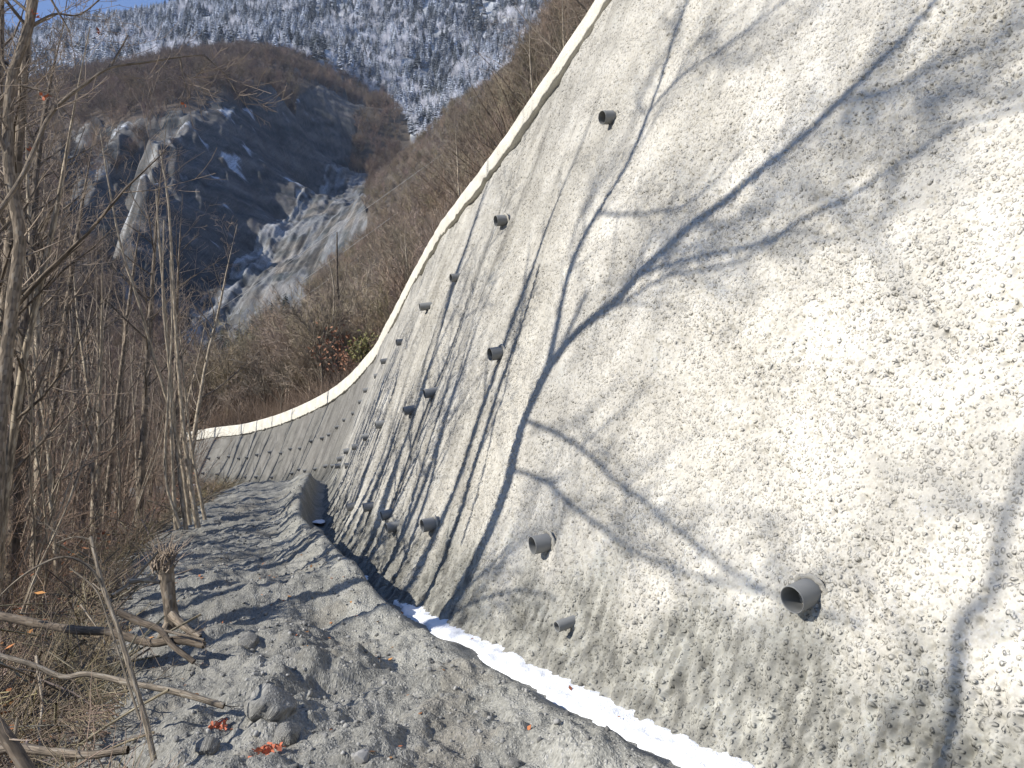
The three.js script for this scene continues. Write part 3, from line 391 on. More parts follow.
// the tall tree left of the path, whose shadow forks over the wall (its limbs fitted to that shadow)
{
  const t = thing('bare_tree', 'tall forked bare tree beside the path that throws the big branching shadow on the wall', 'tree');
  const T = new TB(), B = new TB(), S = new TB(), r = rngOf(77), away = 5.6;
  const P = (l, more = 0) => l.map(([s, h]) => { const p = wallPoint(s, h); return p.addScaledVector(SUN, (away + more + BATTER * h) / Math.hypot(SUN.x, SUN.z)); });
  const dense = pts => new THREE.CatmullRomCurve3(pts).getPoints(pts.length * 3);
  const L = {
    main: [[13.94, 0], [13.86, .43], [13.74, .85], [13.69, 1.3], [13.8, 1.79], [13.72, 2.18], [13.57, 2.48], [13.2, 2.71], [12.74, 2.88], [12.29, 3.16], [11.86, 3.41], [11.32, 3.6], [11.1, 3.69], [10.7, 3.82], [10.33, 4.02], [10.08, 4.19], [9.88, 4.41], [9.68, 4.72], [9.4, 5.1]],
    second: [[13.75, 2.05], [13.68, 2.45], [13.72, 2.78], [13.77, 3.1], [13.77, 3.47], [13.55, 3.95], [13.32, 4.36], [13.23, 5.04], [13.2, 5.36], [13.23, 5.83], [13.17, 6.21], [13.26, 6.98], [13.3, 7.8]],
    limbs: [[[13.23, 4.98], [12.69, 5.13], [12.18, 5.15], [11.68, 5.2], [11.34, 5.22], [10.79, 5.44]], [[10.56, 3.93], [10.01, 3.87], [9.82, 3.88], [9.53, 3.88], [9.18, 3.96]], [[12.6, 2.95], [12.4, 3.05], [11.89, 3.1], [11.04, 3.06], [10.49, 3.14], [10.04, 3.21], [9.71, 3.28], [9.53, 3.4], [9.14, 3.38], [8.86, 3.51]], [[13, 2.8], [12.6, 2.86], [11.91, 2.98], [11.32, 2.95], [10.65, 3.06], [10.28, 2.91]], [[13.77, 1.89], [12.94, 1.73], [12.35, 1.56], [11.78, 1.34], [11.37, 1.22], [10.85, 1.03], [10.36, .88], [9.9, .8], [9.5, .78]], [[13.69, 1.41], [12.97, 1.34], [12.4, 1.16], [11.73, .99], [11.32, .89], [10.68, .84], [10.19, .83]], [[13.85, .2], [13.49, .52], [13.2, .79]], [[13.9, .05], [13.29, .3], [12.8, .45], [12.16, .48]], [[13.55, 3.95], [12.72, 3.72], [11.97, 3.66], [11.45, 3.93]]],
  };
  const main = P(L.main), base = main[0], low = place(base.x + 0.25, base.z + 0.1, 0.2);
  const trunk = dense([low, low.clone().lerp(base, 0.35).add(V(-0.06, 0, 0.05)), low.clone().lerp(base, 0.7), ...main]);
  const rm = u => u < 0.45 ? lerp(0.145, 0.085, u / 0.45) : lerp(0.072, 0.02, (u - 0.45) / 0.55); T.tube(trunk, rm, 10);
  const sec = dense(P(L.second)); B.tube(sec, u => lerp(0.06, 0.022, u), 7);
  sprout(r, B, S, sec, u => 0.034 * (1 - 0.6 * u), 22, 1.0, 1, 0.2);
  sprout(r, B, S, trunk, u => 0.034 * (1.2 - u), 30, 1.2, 1, 0.5);
  for (const l of L.limbs) { const q = dense(P(l).map((p, i) => p.addScaledVector(SUN, i * 0.12 * (r() - 0.3)))), k = clamp(q.length / 40, 0.3, 1); B.tube(q, u => lerp(0.032 * (0.6 + 0.4 * k), 0.01, u), 6); sprout(r, B, S, q, u => 0.02 * (1 - 0.6 * u), Math.round(12 + 20 * k), 0.8, 1, 0.1); }
  // an unseen second crown, added so its fine twigs blur into smudges on the wall
  const w = thing('bare_tree', 'added unseen bare crown farther left whose fine twigs cast soft blurred shade on the wall', 'tree'), T3 = new TB(), B3 = new TB(), S3 = new TB();
  for (const [l, n] of [...L.limbs.slice(0, 7).map((l, i) => [l, i === 1 || i === 2 ? 80 : 45]), [L.main.slice(8), 70], [L.second.slice(3), 60]]) { const q = dense(P(l, 5.5 + 2.5 * r()).map(p => p.add(V((r() - 0.5) * 0.7, (r() - 0.5) * 0.7, (r() - 0.5) * 0.7)))); B3.tube(q, u => lerp(0.016, 0.007, u), 5); sprout(r, B3, S3, q, u => 0.026 * (1 - 0.5 * u), n, 1.05, 1, 0.05); }
  const c3 = P([[13.8, 0], [13.74, .85], [13.69, 1.3], [13.78, 1.79], [13.72, 2.18], [13.5, 2.6], [13.3, 3.1]], 6.5), g3 = place(c3[0].x, c3[0].z, 0.2), t3 = dense([g3, g3.clone().lerp(c3[0], 0.5), ...c3]); T3.tube(t3, u => lerp(0.1, 0.05, u), 8); sprout(r, B3, S3, t3, u => 0.04 * (1.2 - u), 12, 1.6, 1, 0.5);
  mesh('trunk', T3.geo(), M.bark, w); mesh('twigs', S3.geo(), M.twig, mesh('branches', B3.geo(), M.bark, w)).userData.kind = 'stuff';
  mesh('trunk', T.geo(), M.bark, t); mesh('twigs', S.geo(), M.twig, mesh('branches', B.geo(), M.bark, t)).userData.kind = 'stuff';
  // the slim tree whose shadow crosses the lower right of the wall
  const u = thing('bare_tree', 'slim crooked bare tree whose shadow crosses the wall beyond the nearest pipe', 'tree'), T2 = new TB(), B2 = new TB(), S2 = new TB();
  const q = P([[8.98, .32], [8.98, .61], [9.02, .85], [8.9, 1], [8.9, 1.22], [8.86, 1.4], [8.82, 1.68], [8.8, 2.1], [8.7, 2.6]], 4), lo = place(q[0].x, q[0].z + 0.2, 0.2), tr = dense([lo, lo.clone().lerp(q[0], 0.5), ...q]);
  T2.tube(tr, v => lerp(0.055, 0.016, v), 7); for (const l of [[[8.98, .61], [9.1, .58], [9.3, .43]], [[8.86, 1.31], [9.05, 1.34], [9.3, 1.5]], [[8.95, .8], [8.6, 1.0], [8.3, 1.1]]]) { const b = dense(P(l, 4)); B2.tube(b, v => lerp(0.016, 0.005, v), 5); sprout(r, B2, S2, b, v => 0.01, 9, 0.6, 1, 0.1); }
  sprout(r, B2, S2, tr, v => 0.02 * (1.2 - v), 9, 0.7, 1, 0.6);
  mesh('trunk', T2.geo(), M.bark, u); mesh('twigs', S2.geo(), M.twig, mesh('branches', B2.geo(), M.bark, u)).userData.kind = 'stuff';
}
// saplings and young trees of the thicket
const KINDS = [
  { h: 6.5, r: .062, lean: .16, bend: .10, n: 16, len: 1.2, depth: 2, from: .3 }, { h: 5.5, r: .05, lean: .3, bend: .14, n: 14, len: 1, depth: 2, from: .25 }, { h: 8, r: .085, lean: .1, bend: .08, n: 18, len: 1.5, depth: 2, from: .35 },
  { h: 4.2, r: .032, lean: .35, bend: .16, n: 12, len: .8, depth: 1, from: .2 }, { h: 5, r: .028, lean: .3, bend: .12, n: 21, len: .9, depth: 1, from: .25, stems: 3 }, { h: 3.2, r: .016, lean: .5, bend: .2, n: 16, len: .6, depth: 1, from: .15, stems: 2 }, { h: 7, r: .068, lean: .2, bend: .12, n: 12, len: 1.3, depth: 2, from: .45 },
  { h: 13, r: .125, lean: .1, bend: .05, n: 9, len: 1.6, depth: 1, from: .5, taper: .6 }, { h: 14, r: .14, lean: .07, bend: .06, n: 8, len: 1.8, depth: 1, from: .6, taper: .62 },
];
const SHADES = [[M.barkPale, M.bark, M.twig], [M.bark, M.bark, M.twig], [M.bark, M.barkDark, M.twig], [M.barkPale, M.barkPale, M.dead], [M.bark, M.bark, M.twigRed], [M.barkPale, M.bark, M.twigRed], [M.barkDark, M.bark, M.twig], [M.bark, M.bark, M.twig], [M.bark, M.bark, M.twig]];
const LOOKS = ['tall pale tree', 'spreading young tree', 'tall dark tree', 'thin pale sapling', 'three-stemmed sapling clump', 'low reddish sapling', 'long-trunked bare tree', 'straight slender pole tree', 'straight pale pole tree'];
{
  const protos = KINDS.map((k, i) => bareTree(900 + i * 7, k)), first = KINDS.map(() => null), r = rngOf(4242), seen = [];
  const put = (k, p, turn, sc) => { let o; const young = k === 5 || k === 3 || k === 4; if (!first[k]) { o = first[k] = treeThing(young ? 'sapling' : 'bare_tree', protos[k], SHADES[k], 'x', young ? 'sapling' : 'tree', ''); o.position.copy(p); o.rotation.y = turn; o.scale.setScalar(sc); } else o = copy(first[k], p, turn, sc); seen.push([o, k, seenAt(p)]); };
  // a row along the edge of the bank: their trunks stripe the path and the wall
  const row = []; for (let q = 15.6; q < 55; q += 0.42 + 0.55 * r()) row.push([q, q < 28 ? 5 + 3.5 * r() : 5.2 + 2.6 * r(), r() < 0.12 ? 2 : r() < 0.5 ? 7 : 8, q < 28 ? 0.85 + 0.3 * r() : 0.72 + 0.4 * r()]);
  for (const [s, d, k, sc] of row) {
    const f = footAt(s), x = f.x + SUN.x * d * 1.17, z = f.z + SUN.z * d * 1.17, [, dd] = near(x, z); if (dd < 2.9) continue; put(k, place(x, z, 0.1), r() * 6.28, sc * (seenAt(V(x, 0, z))[0] > -15 ? (s < 40 ? 0.66 : 0.85) : 1) * (0.92 + 0.16 * r()));
  }
  // the thicket itself, between the left edge of the view and the path's far end
  for (let tries = 0, n = 0; tries < 2000 && n < 54; tries++) {
    const D = 6.5 + 20 * r() ** 1.2, p = at(-30 + 225 * r() ** 1.1, 450, D), [s, d] = near(p.x, p.z); if (d < 3.3 + r() * 0.8 || d > 13) continue;
    const k = [0, 2, 3, 3, 4, 2, 5, 6, 0, 6][(r() * 10) | 0]; put(k, place(p.x, p.z, 0.1), r() * 6.28, 1.05 + 0.55 * r()); n++;
  }
  const ORDER = ['first', 'second', 'third', 'fourth', 'fifth', 'sixth', 'seventh', 'eighth', 'ninth', 'tenth', 'eleventh', 'twelfth', 'thirteenth', 'fourteenth', 'fifteenth', 'sixteenth', 'seventeenth', 'eighteenth', 'nineteenth', 'twentieth', ...Array.from({ length: 60 }, (_, i) => i + 21 + (i % 10 < 3 ? ['st', 'nd', 'rd'][i % 10] : 'th'))];
  const count = KINDS.map(() => 0);
  seen.sort((a, b) => a[2][0] - b[2][0]).forEach(([o, k, [px]]) => {
    if (px < -60) { o.userData.label = 'tall bare tree left of the path whose trunk shadow stripes the path and wall'; o.userData.group = 'trees whose shadows stripe the wall'; }
    else { o.userData.label = `${LOOKS[k]} in the thicket, ${ORDER[count[k]++] || 'last'} of its kind from the left`; o.userData.group = 'bare trees and saplings of the thicket beside the path'; }
  });
  // behind them the thicket reads as one mass of fine stems
  const mass = bareTree(990, { h: 3.4, r: .012, lean: .35, bend: .16, n: 30, len: .9, depth: 1, from: .15, stems: 4 }), T = [];
  for (let tries = 0; tries < 6000 && T.length < 110; tries++) { const D = 8 + 34 * r() ** 1.1, p = at(-60 + 260 * r(), 450, D), [s, d] = near(p.x, p.z); if (d < 3.6 + r() * 1.2 || d > 20) continue; T.push([place(p.x, p.z, 0.1), r() * 6.28, 0.9 + 0.9 * r(), 0.55 + 0.8 * r()]); }
  for (const [i, m, n] of [[0, M.bark, 'thin_stems'], [1, M.twig, 'fine_branches'], [2, M.twigRed, 'fine_twigs']]) {
    const im = new THREE.InstancedMesh(mass[i], m, T.length), o = new THREE.Object3D(); im.name = n; im.castShadow = im.receiveShadow = true; T.forEach(([p, ry, w, h], k) => { o.position.copy(p); o.rotation.y = ry; o.scale.set(w, h, w); o.updateMatrix(); im.setMatrixAt(k, o.matrix); im.setColorAt(k, new THREE.Color().setRGB(...[0, 1, 2].map(() => 0.75 + 0.5 * hash2(k, 3, 7)))); }); im.userData = { kind: 'stuff', label: 'brown mass of thin stems and twigs behind the nearer saplings' }; scene.add(im);
  }
}
// ---------------------------------------------------------------- particular trees and dead wood left of the path
const curve = (l, n = 4) => new THREE.CatmullRomCurve3(l.map(q => at(...q))).getPoints(l.length * n);
function limbs(name, label, category, mats, stems, twigN = 10, twigL = 0.7, seed = 5) {        // stems: [[[x, y, ahead], ...], r0, r1, isTrunk]
  const t = thing(name, label, category), T = new TB(), B = new TB(), S = new TB(), r = rngOf(seed);
  for (const [l, r0, r1, trunk] of stems) { const p = curve(l); (trunk ? T : B).tube(p, u => lerp(r0, r1, u) * (1 + 0.22 * noise(u * p.length * 0.35, seed, 3)), trunk ? 9 : 6, true); sprout(r, B, S, p, u => lerp(r0, r1, u) * 0.45, trunk ? twigN : Math.round(twigN * 0.7), twigL, 1, 0.2); }
  mesh('trunk', T.geo(), mats[0], t); const br = B.i.length ? mesh('branches', B.geo(), mats[1], t) : t; if (S.i.length) mesh('twigs', S.geo(), mats[2], br).userData.kind = 'stuff';
  return t;
}
const leftTree = limbs('bare_tree', 'crooked old bare tree at the left edge with long arching branches over the valley', 'tree', [M.bark, M.bark, M.twig], [
  [[[-8, 560, 7], [2, 400, 7], [14, 293, 7], [20, 235, 7], [9, 168, 7], [12, 78, 7], [28, 30, 7], [38, -30, 7], [42, -110, 7]], .062, .03, true],
  [[[9, 160, 7], [-6, 120, 6.9], [-14, 70, 6.8]], .025, .01], [[[-30, 250, 6.6], [20, 180, 6.8], [49, 117, 7], [64, 100, 7], [88, 82, 7.1], [109, 68, 7.2], [148, 62, 7.4], [180, 57, 7.6], [204, 55, 7.8]], .022, .006],
  [[[109, 69, 7.2], [120, 50, 7.3], [128, 35, 7.4]], .012, .006], [[[28, 28, 7], [55, 14, 7.1], [78, 15, 7.2], [110, -10, 7.3]], .014, .006], [[[47, -8, 7], [60, 15, 7], [70, 32, 7]], .011, .007], [[[12, 80, 7], [2, 60, 7], [-2, 30, 7], [4, -10, 7]], .014, .007],
  [[[20, 85, 7], [45, 92, 7], [58, 98, 7]], .01, .004], [[[180, 58, 7.6], [184, 80, 7.6], [190, 96, 7.6]], .007, .004], [[[204, 55, 7.8], [225, 75, 7.8], [240, 98, 7.8], [252, 113, 7.8]], .007, .0035], [[[182, 72, 7.7], [192, 78, 7.7], [203, 70, 7.7]], .005, .003],
], 12, 0.55, 31);
const leafBunch = (name, label, list, mat, size) => { const t = new TB(), r = rngOf(label.length); for (const [x, y, D, n, w] of list) for (let k = 0; k < n; k++) { const c = at(x + (r() - 0.5) * w, y + (r() - 0.5) * w, D + (r() - 0.5) * 0.1), a = V(r() - 0.5, r() - 0.5, r() - 0.5).normalize().multiplyScalar(size), b = V(r() - 0.5, r() - 0.5, r() - 0.5).cross(a).normalize().multiplyScalar(size * 0.35), q = c.clone().add(a); t.tri(c, c.clone().addScaledVector(a, 0.5).add(b), q); t.tri(c, q, c.clone().addScaledVector(a, 0.5).sub(b)); } return mesh(name, t.geo(), mat); };
leftTree.add(leafBunch('leaves', 'rust', [[44, 96, 7, 7, 8], [32, 17, 7, 6, 7], [100, 30, 7.2, 4, 7], [185, 104, 7.6, 3, 4], [28, 150, 7, 4, 12]], M.redLeaf, 0.05));
limbs('multi_stem_tree', 'clump of slender pale stems rising together at the edge of the grey bank', 'tree', [M.barkPale, M.bark, M.twig], [
  [[[198, 528, 13], [190, 480, 13], [181, 400, 13], [174, 300, 13], [168, 200, 13], [160, 150, 13]], .045, .012, true], [[[186, 530, 13.2], [176, 440, 13.2], [168, 340, 13.1], [160, 250, 13], [156, 190, 13]], .036, .01, true], [[[176, 530, 12.8], [172, 450, 12.8], [170, 380, 12.8], [163, 300, 12.8], [164, 220, 12.8]], .032, .01, true],
  [[[190, 525, 13.4], [178, 440, 13.4], [152, 350, 13.2], [138, 300, 13], [122, 250, 12.9], [108, 180, 12.8], [100, 130, 12.8]], .034, .009, true], [[[180, 528, 12.6], [166, 480, 12.6], [168, 400, 12.6], [172, 330, 12.6], [170, 260, 12.6]], .027, .01, true], [[[205, 520, 13.4], [192, 450, 13.4], [186, 400, 13.4], [180, 330, 13.4]], .03, .01, true],
], 11, 0.8, 41);
limbs('leaning_stick', 'dead leaning stick with a broken tip and a thin arching branch, near the lower left', 'dead branch', [M.dead, M.dead, M.dead], [
  [[[154, 760, 4.5], [146, 722, 4.55], [130, 668, 4.6], [117, 625, 4.65], [104, 590, 4.7], [96, 560, 4.75], [91, 537, 4.8]], .016, .011, true], [[[104, 590, 4.7], [92, 570, 4.68], [78, 560, 4.65], [63, 557, 4.62], [40, 565, 4.6], [15, 582, 4.55], [-10, 606, 4.5]], .008, .005], [[[92, 540, 4.8], [75, 537, 4.8], [54, 544, 4.8]], .006, .003], [[[140, 720, 4.6], [124, 670, 4.7], [108, 620, 4.8], [96, 590, 4.85], [70, 568, 4.9]], .007, .005],
], 3, 0.3, 43);
limbs('fallen_log', 'thick dark fallen log lying across the bank towards the stump', 'log', [M.barkDark, M.dead, M.dead], [[[[-20, 612, 6.9], [30, 622, 6.75], [75, 630, 6.6], [110, 632, 6.5], [150, 643, 6.4], [178, 640, 6.35], [204, 645, 6.3]], .036, .03, true]], 2, 0.4, 44);
limbs('fallen_branch', 'long pale fallen branch with stripped bark pointing to the orange scrap', 'branch', [M.dead, M.dead, M.dead], [[[[-20, 650, 5.1], [30, 664, 5.1], [64, 677, 5.1], [85, 674, 5.1], [130, 683, 5.05], [180, 693, 5], [224, 706, 4.98]], .015, .02, true]], 3, 0.35, 45);
limbs('fallen_branch', 'dark forked fallen branch lying below the broken stump', 'branch', [M.barkDark, M.bark, M.twig], [[[[118, 612, 6.4], [140, 622, 6.4], [160, 630, 6.35], [172, 645, 6.3], [194, 662, 6.25]], .03, .02, true], [[[160, 630, 6.35], [180, 634, 6.3], [204, 640, 6.2]], .012, .008]], 3, 0.3, 46);
limbs('fallen_log', 'pale short fallen log at the bottom of the bank among dead leaves', 'log', [M.bark, M.dead, M.dead], [[[[-10, 752, 4.3], [20, 748, 4.3], [50, 752, 4.25], [90, 755, 4.2], [128, 750, 4.2]], .024, .02, true], [[[14, 755, 4.3], [16, 730, 4.3], [18, 718, 4.3]], .012, .008]], 1, 0.3, 47);
limbs('fallen_branch', 'dark slanting branch in the bottom left corner of the bank', 'branch', [M.barkDark, M.barkDark, M.twig], [[[[-30, 690, 3.7], [-5, 722, 3.7], [15, 750, 3.65], [40, 790, 3.6]], .028, .03, true]], 2, 0.3, 48);
limbs('fallen_branch', 'pale thin branch slanting up beside the broken stump', 'branch', [M.dead, M.dead, M.dead], [[[[112, 596, 6.6], [128, 585, 6.7], [148, 563, 6.8], [158, 552, 6.8]], .018, .01, true], [[[130, 582, 6.7], [146, 580, 6.7], [160, 582, 6.7]], .022, .016]], 1, 0.3, 49);
{ // stump
  const t = thing('broken_stump', 'grey broken stump with a splintered top standing on the bank', 'stump', null), T = new TB(), F = new TB(), R = new TB(), r = rngOf(50), b = curve([[176, 640, 7.4], [172, 620, 7.4], [168, 590, 7.4], [164, 556, 7.4]]);
  T.tube(b, u => lerp(0.07, 0.06, u) * (1 + 0.12 * Math.sin(u * 9)), 11, true); mesh('stump_trunk', T.geo(), M.bark, t);
  const c = at(163, 562, 7.4); for (let k = 0; k < 120; k++) { const p = c.clone().add(V((r() - 0.5) * 0.16, -0.1 * r(), (r() - 0.5) * 0.16)); F.tube(wander(r, p, V((r() - 0.5) * 1.2, 1, (r() - 0.5) * 1.2).normalize(), 0.1 + 0.26 * r(), 3, 0.6, -0.1), u => 0.009 * (1 - 0.9 * u), 3); } mesh('splinters', F.geo(), M.twig, t);
  for (const l of [[[172, 615, 7.35], [186, 628, 7.2], [200, 637, 7.1]], [[170, 622, 7.4], [160, 640, 7.2], [150, 655, 7.1]]]) R.tube(curve(l), u => lerp(0.045, 0.02, u), 6, true); mesh('roots', R.geo(), M.bark, t);
}
// ---------------------------------------------------------------- undergrowth, litter, stones (stuff)
function scatter(name, label, geo, mat, list, tint) {
  const m = new THREE.InstancedMesh(geo, mat, list.length), o = new THREE.Object3D(), c = new THREE.Color(); m.name = name; m.castShadow = m.receiveShadow = true;
  list.forEach(([p, ry, sx, sy, rx = 0, rz = 0], i) => { o.position.copy(p); o.rotation.set(rx, ry, rz); o.scale.set(sx, sy, sx); o.updateMatrix(); m.setMatrixAt(i, o.matrix); if (tint) { const k = tint(i); m.setColorAt(i, c.setRGB(...k)); } });
  m.userData = { kind: 'stuff', label }; scene.add(m); return m;
}
{
  const r = rngOf(606), tuft = (seed, n, h, w, spread) => { const q = rngOf(seed), t = new TB(); for (let k = 0; k < n; k++) { const p = V((q() - 0.5) * spread, -0.05, (q() - 0.5) * spread); t.tube(wander(q, p, V((q() - 0.5) * 0.9, 1, (q() - 0.5) * 0.9).normalize(), h * (0.4 + 0.8 * q()), 5, 0.85, -0.03), u => w * (1 - 0.8 * u), 3); } return t.geo(); };
  const brush = [tuft(1, 46, 1.1, .0055, .9), tuft(2, 60, 0.8, .0045, .8)], grass = tuft(3, 60, 0.5, .004, .5);
  const spots = (n, f) => { const l = []; for (let k = 0; k < 60000 && l.length < n; k++) { const s = 4 + 44 * r() ** 1.5, d = 2.9 + 11 * r() ** 1.5, q = footAt(s), x = q.x - q.nx * d, z = q.z - q.nz * d; if (z > -2.6) continue; const e = f(x, z, s, d); if (e) l.push(e); } return l; };
  const tone = () => { const k = 0.65 + 0.7 * r(); return [k, k * (0.9 + 0.2 * r()), k * (0.85 + 0.25 * r())]; };
  scatter('brushwood', 'dense brown brushwood and dead stems under the thicket', brush[0], M.twigRed, spots(1900, (x, z, s, d) => d > 3.5 + 0.6 * r() && [place(x, z), r() * 6.28, 0.7 + 0.6 * r(), 0.45 + 0.6 * r(), (r() - 0.5) * 1.7, (r() - 0.5) * 1.7]), tone);
  scatter('brushwood', 'dense brown brushwood of fine twigs under the thicket', brush[1], M.twig, spots(1500, (x, z, s, d) => d > 3.4 && [place(x, z), r() * 6.28, 0.7 + 0.6 * r(), 0.45 + 0.55 * r(), (r() - 0.5) * 1.9, (r() - 0.5) * 1.9]), tone).name = numbered('fine_brushwood');
  scatter('dead_grass', 'pale dead grass and stalks lying on the bank', grass, M.straw, spots(420, (x, z, s, d) => d < 5.5 && [place(x, z, -0.02), r() * 6.28, 0.6 + 0.7 * r(), 0.5 + 0.7 * r(), (r() - 0.5) * 2.6, 0.9 + (r() - 0.5) * 1.2]), tone);
  const stick = (() => { const t = new TB(), q = rngOf(17); for (let k = 0; k < 1; k++) t.tube(wander(q, V(-0.5, 0.02 * k, (q() - 0.5) * 0.3), V(1, 0.05 * (q() - 0.5), (q() - 0.5) * 0.5).normalize(), 1.0, 6, 0.5, 0), u => 0.0075 * (1 - 0.6 * u), 4); return t.geo(); })();
  scatter('dead_sticks', 'dead pale sticks lying crisscross on the bank', stick, M.dead, spots(2200, (x, z, s, d) => d < 9 && z < -4.2 && [place(x, z, -0.03 - 0.15 * r() * r()), r() * 6.28, 0.6 + 1.1 * r(), 0.7 + 0.6 * r(), (r() - 0.5) * 0.5, -0.35 + (r() - 0.5) * 0.7]), tone);
  const st = sd => { const g = mergeVertices(new THREE.IcosahedronGeometry(1, 1).deleteAttribute('uv').deleteAttribute('normal')), p = g.attributes.position; for (let i = 0; i < p.count; i++) { const k = 0.75 + 0.5 * hash2(Math.round(p.getX(i) * 50), Math.round(p.getY(i) * 50) + Math.round(p.getZ(i) * 90), sd); p.setXYZ(i, p.getX(i) * k, p.getY(i) * k * 0.7, p.getZ(i) * k); } g.computeVertexNormals(); return g; };
  const l = []; for (let k = 0; k < 20000; k++) { const s = 5 + 20 * r() ** 2.4, d = 0.6 + 2.6 * r(), q = footAt(s), x = q.x - q.nx * d, z = q.z - q.nz * d, w = 0.0035 + 0.017 * r() ** 6; l.push([V(x, groundFine(x, z) + w * 0.2, z), r() * 6, w, w, r() * 2, r() * 2]); }
  scatter('gravel', 'loose grey gravel strewn over the path', st(1), M.stone, l, () => { const k = 0.4 + 0.9 * r(); return [k, k, k * 0.98]; });
  const lf = new TB(); lf.tri(V(-1, 0, 0), V(0, 0.15, 0.55), V(1, 0.25, 0), V(0, 1, 0)); lf.tri(V(-1, 0, 0), V(1, 0.25, 0), V(0, 0.15, -0.55), V(0, 1, 0));
  const fall = (n, smin, smax, dmin, dmax, size) => { const a = []; for (let k = 0; k < n; k++) { const s = lerp(smin, smax, r()), d = lerp(dmin, dmax, r()), q = footAt(s), x = q.x - q.nx * d, z = q.z - q.nz * d; if (dmax < 3 && noise(x / 0.45, z / 0.45, 88) < 0.12 - 0.1 * r()) continue; const w = size * (0.6 + 0.8 * r()); a.push([V(x, groundFine(x, z) + 0.006, z), r() * 6, w, w, (r() - 0.5) * 0.9, (r() - 0.5) * 0.9]); } return a; };
  scatter('fallen_leaves', 'scattered brown and orange fallen leaves on path, gutter and bank', lf.geo(), M.leaf, [...fall(520, 7, 18, 0.8, 2.8, 0.02), ...fall(160, 14.2, 21, 0.05, 0.45, 0.028), ...fall(14, 7, 14, 0.02, 0.3, 0.018).map(e => { e[0].y += 0.06; return e; }), ...fall(6000, 5, 26, 3.1, 8, 0.034), ...fall(5200, 6, 30, 3.4, 8, 0.04).map(e => { e[0].y += 0.05 + 0.8 * r() * r(); return e; })], () => { const k = 0.35 + 0.8 * r(); return [k, k * (0.8 + 0.5 * r()), k]; });
  // rocks
  const rockGeo = sd => { const q = rngOf(sd * 31), cut = Array.from({ length: 13 }, () => [V(q() - 0.5, q() - 0.5, q() - 0.5).normalize(), 0.62 + 0.3 * q()]), w = V(); const g = mergeVertices(new THREE.IcosahedronGeometry(1, 5).deleteAttribute('uv').deleteAttribute('normal')), p = g.attributes.position; for (let i = 0; i < p.count; i++) { const x = p.getX(i), y = p.getY(i), z = p.getZ(i), k = 1 + 0.38 * noise(x * 1.1 + sd, z * 1.1 + y * 0.8, 3) + 0.16 * noise(x * 3 + y * 2, z * 3 + sd, 4) + 0.09 * noise(x * 8 + y * 6, z * 8 + sd - y * 3, 6) + 0.05 * noise(x * 19 + y * 11, z * 19 - y * 8, 6); w.set(x * k, y * k, z * k); for (const [n, d] of cut) { const e = w.dot(n) - d; if (e > 0) w.addScaledVector(n, -e * 0.92); } p.setXYZ(i, w.x, w.y * 0.8, w.z); } const uv = new Float32Array(p.count * 2); for (let i = 0; i < p.count; i++) { uv[i * 2] = (p.getX(i) + 0.6 * p.getY(i)) * 0.12; uv[i * 2 + 1] = (p.getZ(i) - 0.5 * p.getY(i)) * 0.12; } g.setAttribute('uv', new THREE.BufferAttribute(uv, 2)); g.computeVertexNormals(); return g; };
  for (const [x, y, D, w, sd, label] of [[272, 692, 5.0, .16, 3, 'largest dark rock, a rounded lump on the hump of the path'], [288, 722, 4.75, .095, 7, 'smaller dark rock at the foot of the largest rock'], [300, 655, 6.0, .1, 11, 'grey rock half buried behind the largest rock'], [516, 757, 4.3, .05, 15, 'dark stone at the bottom near the fallen orange leaves'], [357, 663, 6.3, .045, 19, 'small white lump of snow on the path left of the berm'], [362, 760, 4.3, .05, 23, 'pale stone at the lower edge of the path below the hump'], [248, 640, 6.6, .09, 27, 'grey rock left of the path beside the broken stump shadow'], [205, 740, 4.7, .07, 29, 'grey rock left of the orange red scraps']]) {  // the small white one is a lump of snow, not stone
    const p = at(x, y, D), m = mesh(numbered('rock'), rockGeo(sd), label.includes('white') ? M.snow : label.includes('pale') ? M.stone : M.rock, scene); m.position.set(p.x, groundFine(p.x, p.z) + w * 0.2, p.z); m.scale.setScalar(w); m.rotation.y = sd; tag(m, label, 'rock');
  }
  // orange red shreds
  for (const [x, y, D, n, w, dx, label] of [[222, 708, 4.95, 24, .1, .3, 'small orange red scrap at the tip of the long fallen branch'], [258, 752, 4.45, 34, .12, .9, 'longer orange red scrap, left one of two beside the small rock'], [272, 748, 4.45, 24, .08, .7, 'shorter orange red scrap, right one of two beside the small rock']]) {
    const q = at(x, y, D), o = V(q.x, groundFine(q.x, q.z), q.z), t = new TB(), tt = rngOf(x); for (let k = 0; k < n; k++) { const c = V((tt() - 0.5) * w, 0.012 + 0.02 * tt(), (tt() - 0.5) * w * (1 + 2 * dx)), a = V(tt() - 0.5, (tt() - 0.5) * 0.6, tt() - 0.5).normalize().multiplyScalar(0.014 + 0.022 * tt()), b = V(tt() - 0.5, tt() - 0.5, tt() - 0.5).cross(a).normalize().multiplyScalar(0.005 + 0.007 * tt()); const p1 = c.clone().sub(a).sub(b), p2 = c.clone().sub(a).add(b), p3 = c.clone().add(a).add(b), p4 = c.clone().add(a).sub(b); t.tri(p1, p2, p3); t.tri(p1, p3, p4); }
    const m = mesh(numbered('orange_scrap'), t.geo(), M.orange, scene); m.position.copy(o); tag(m, label, 'scrap');
  }
}
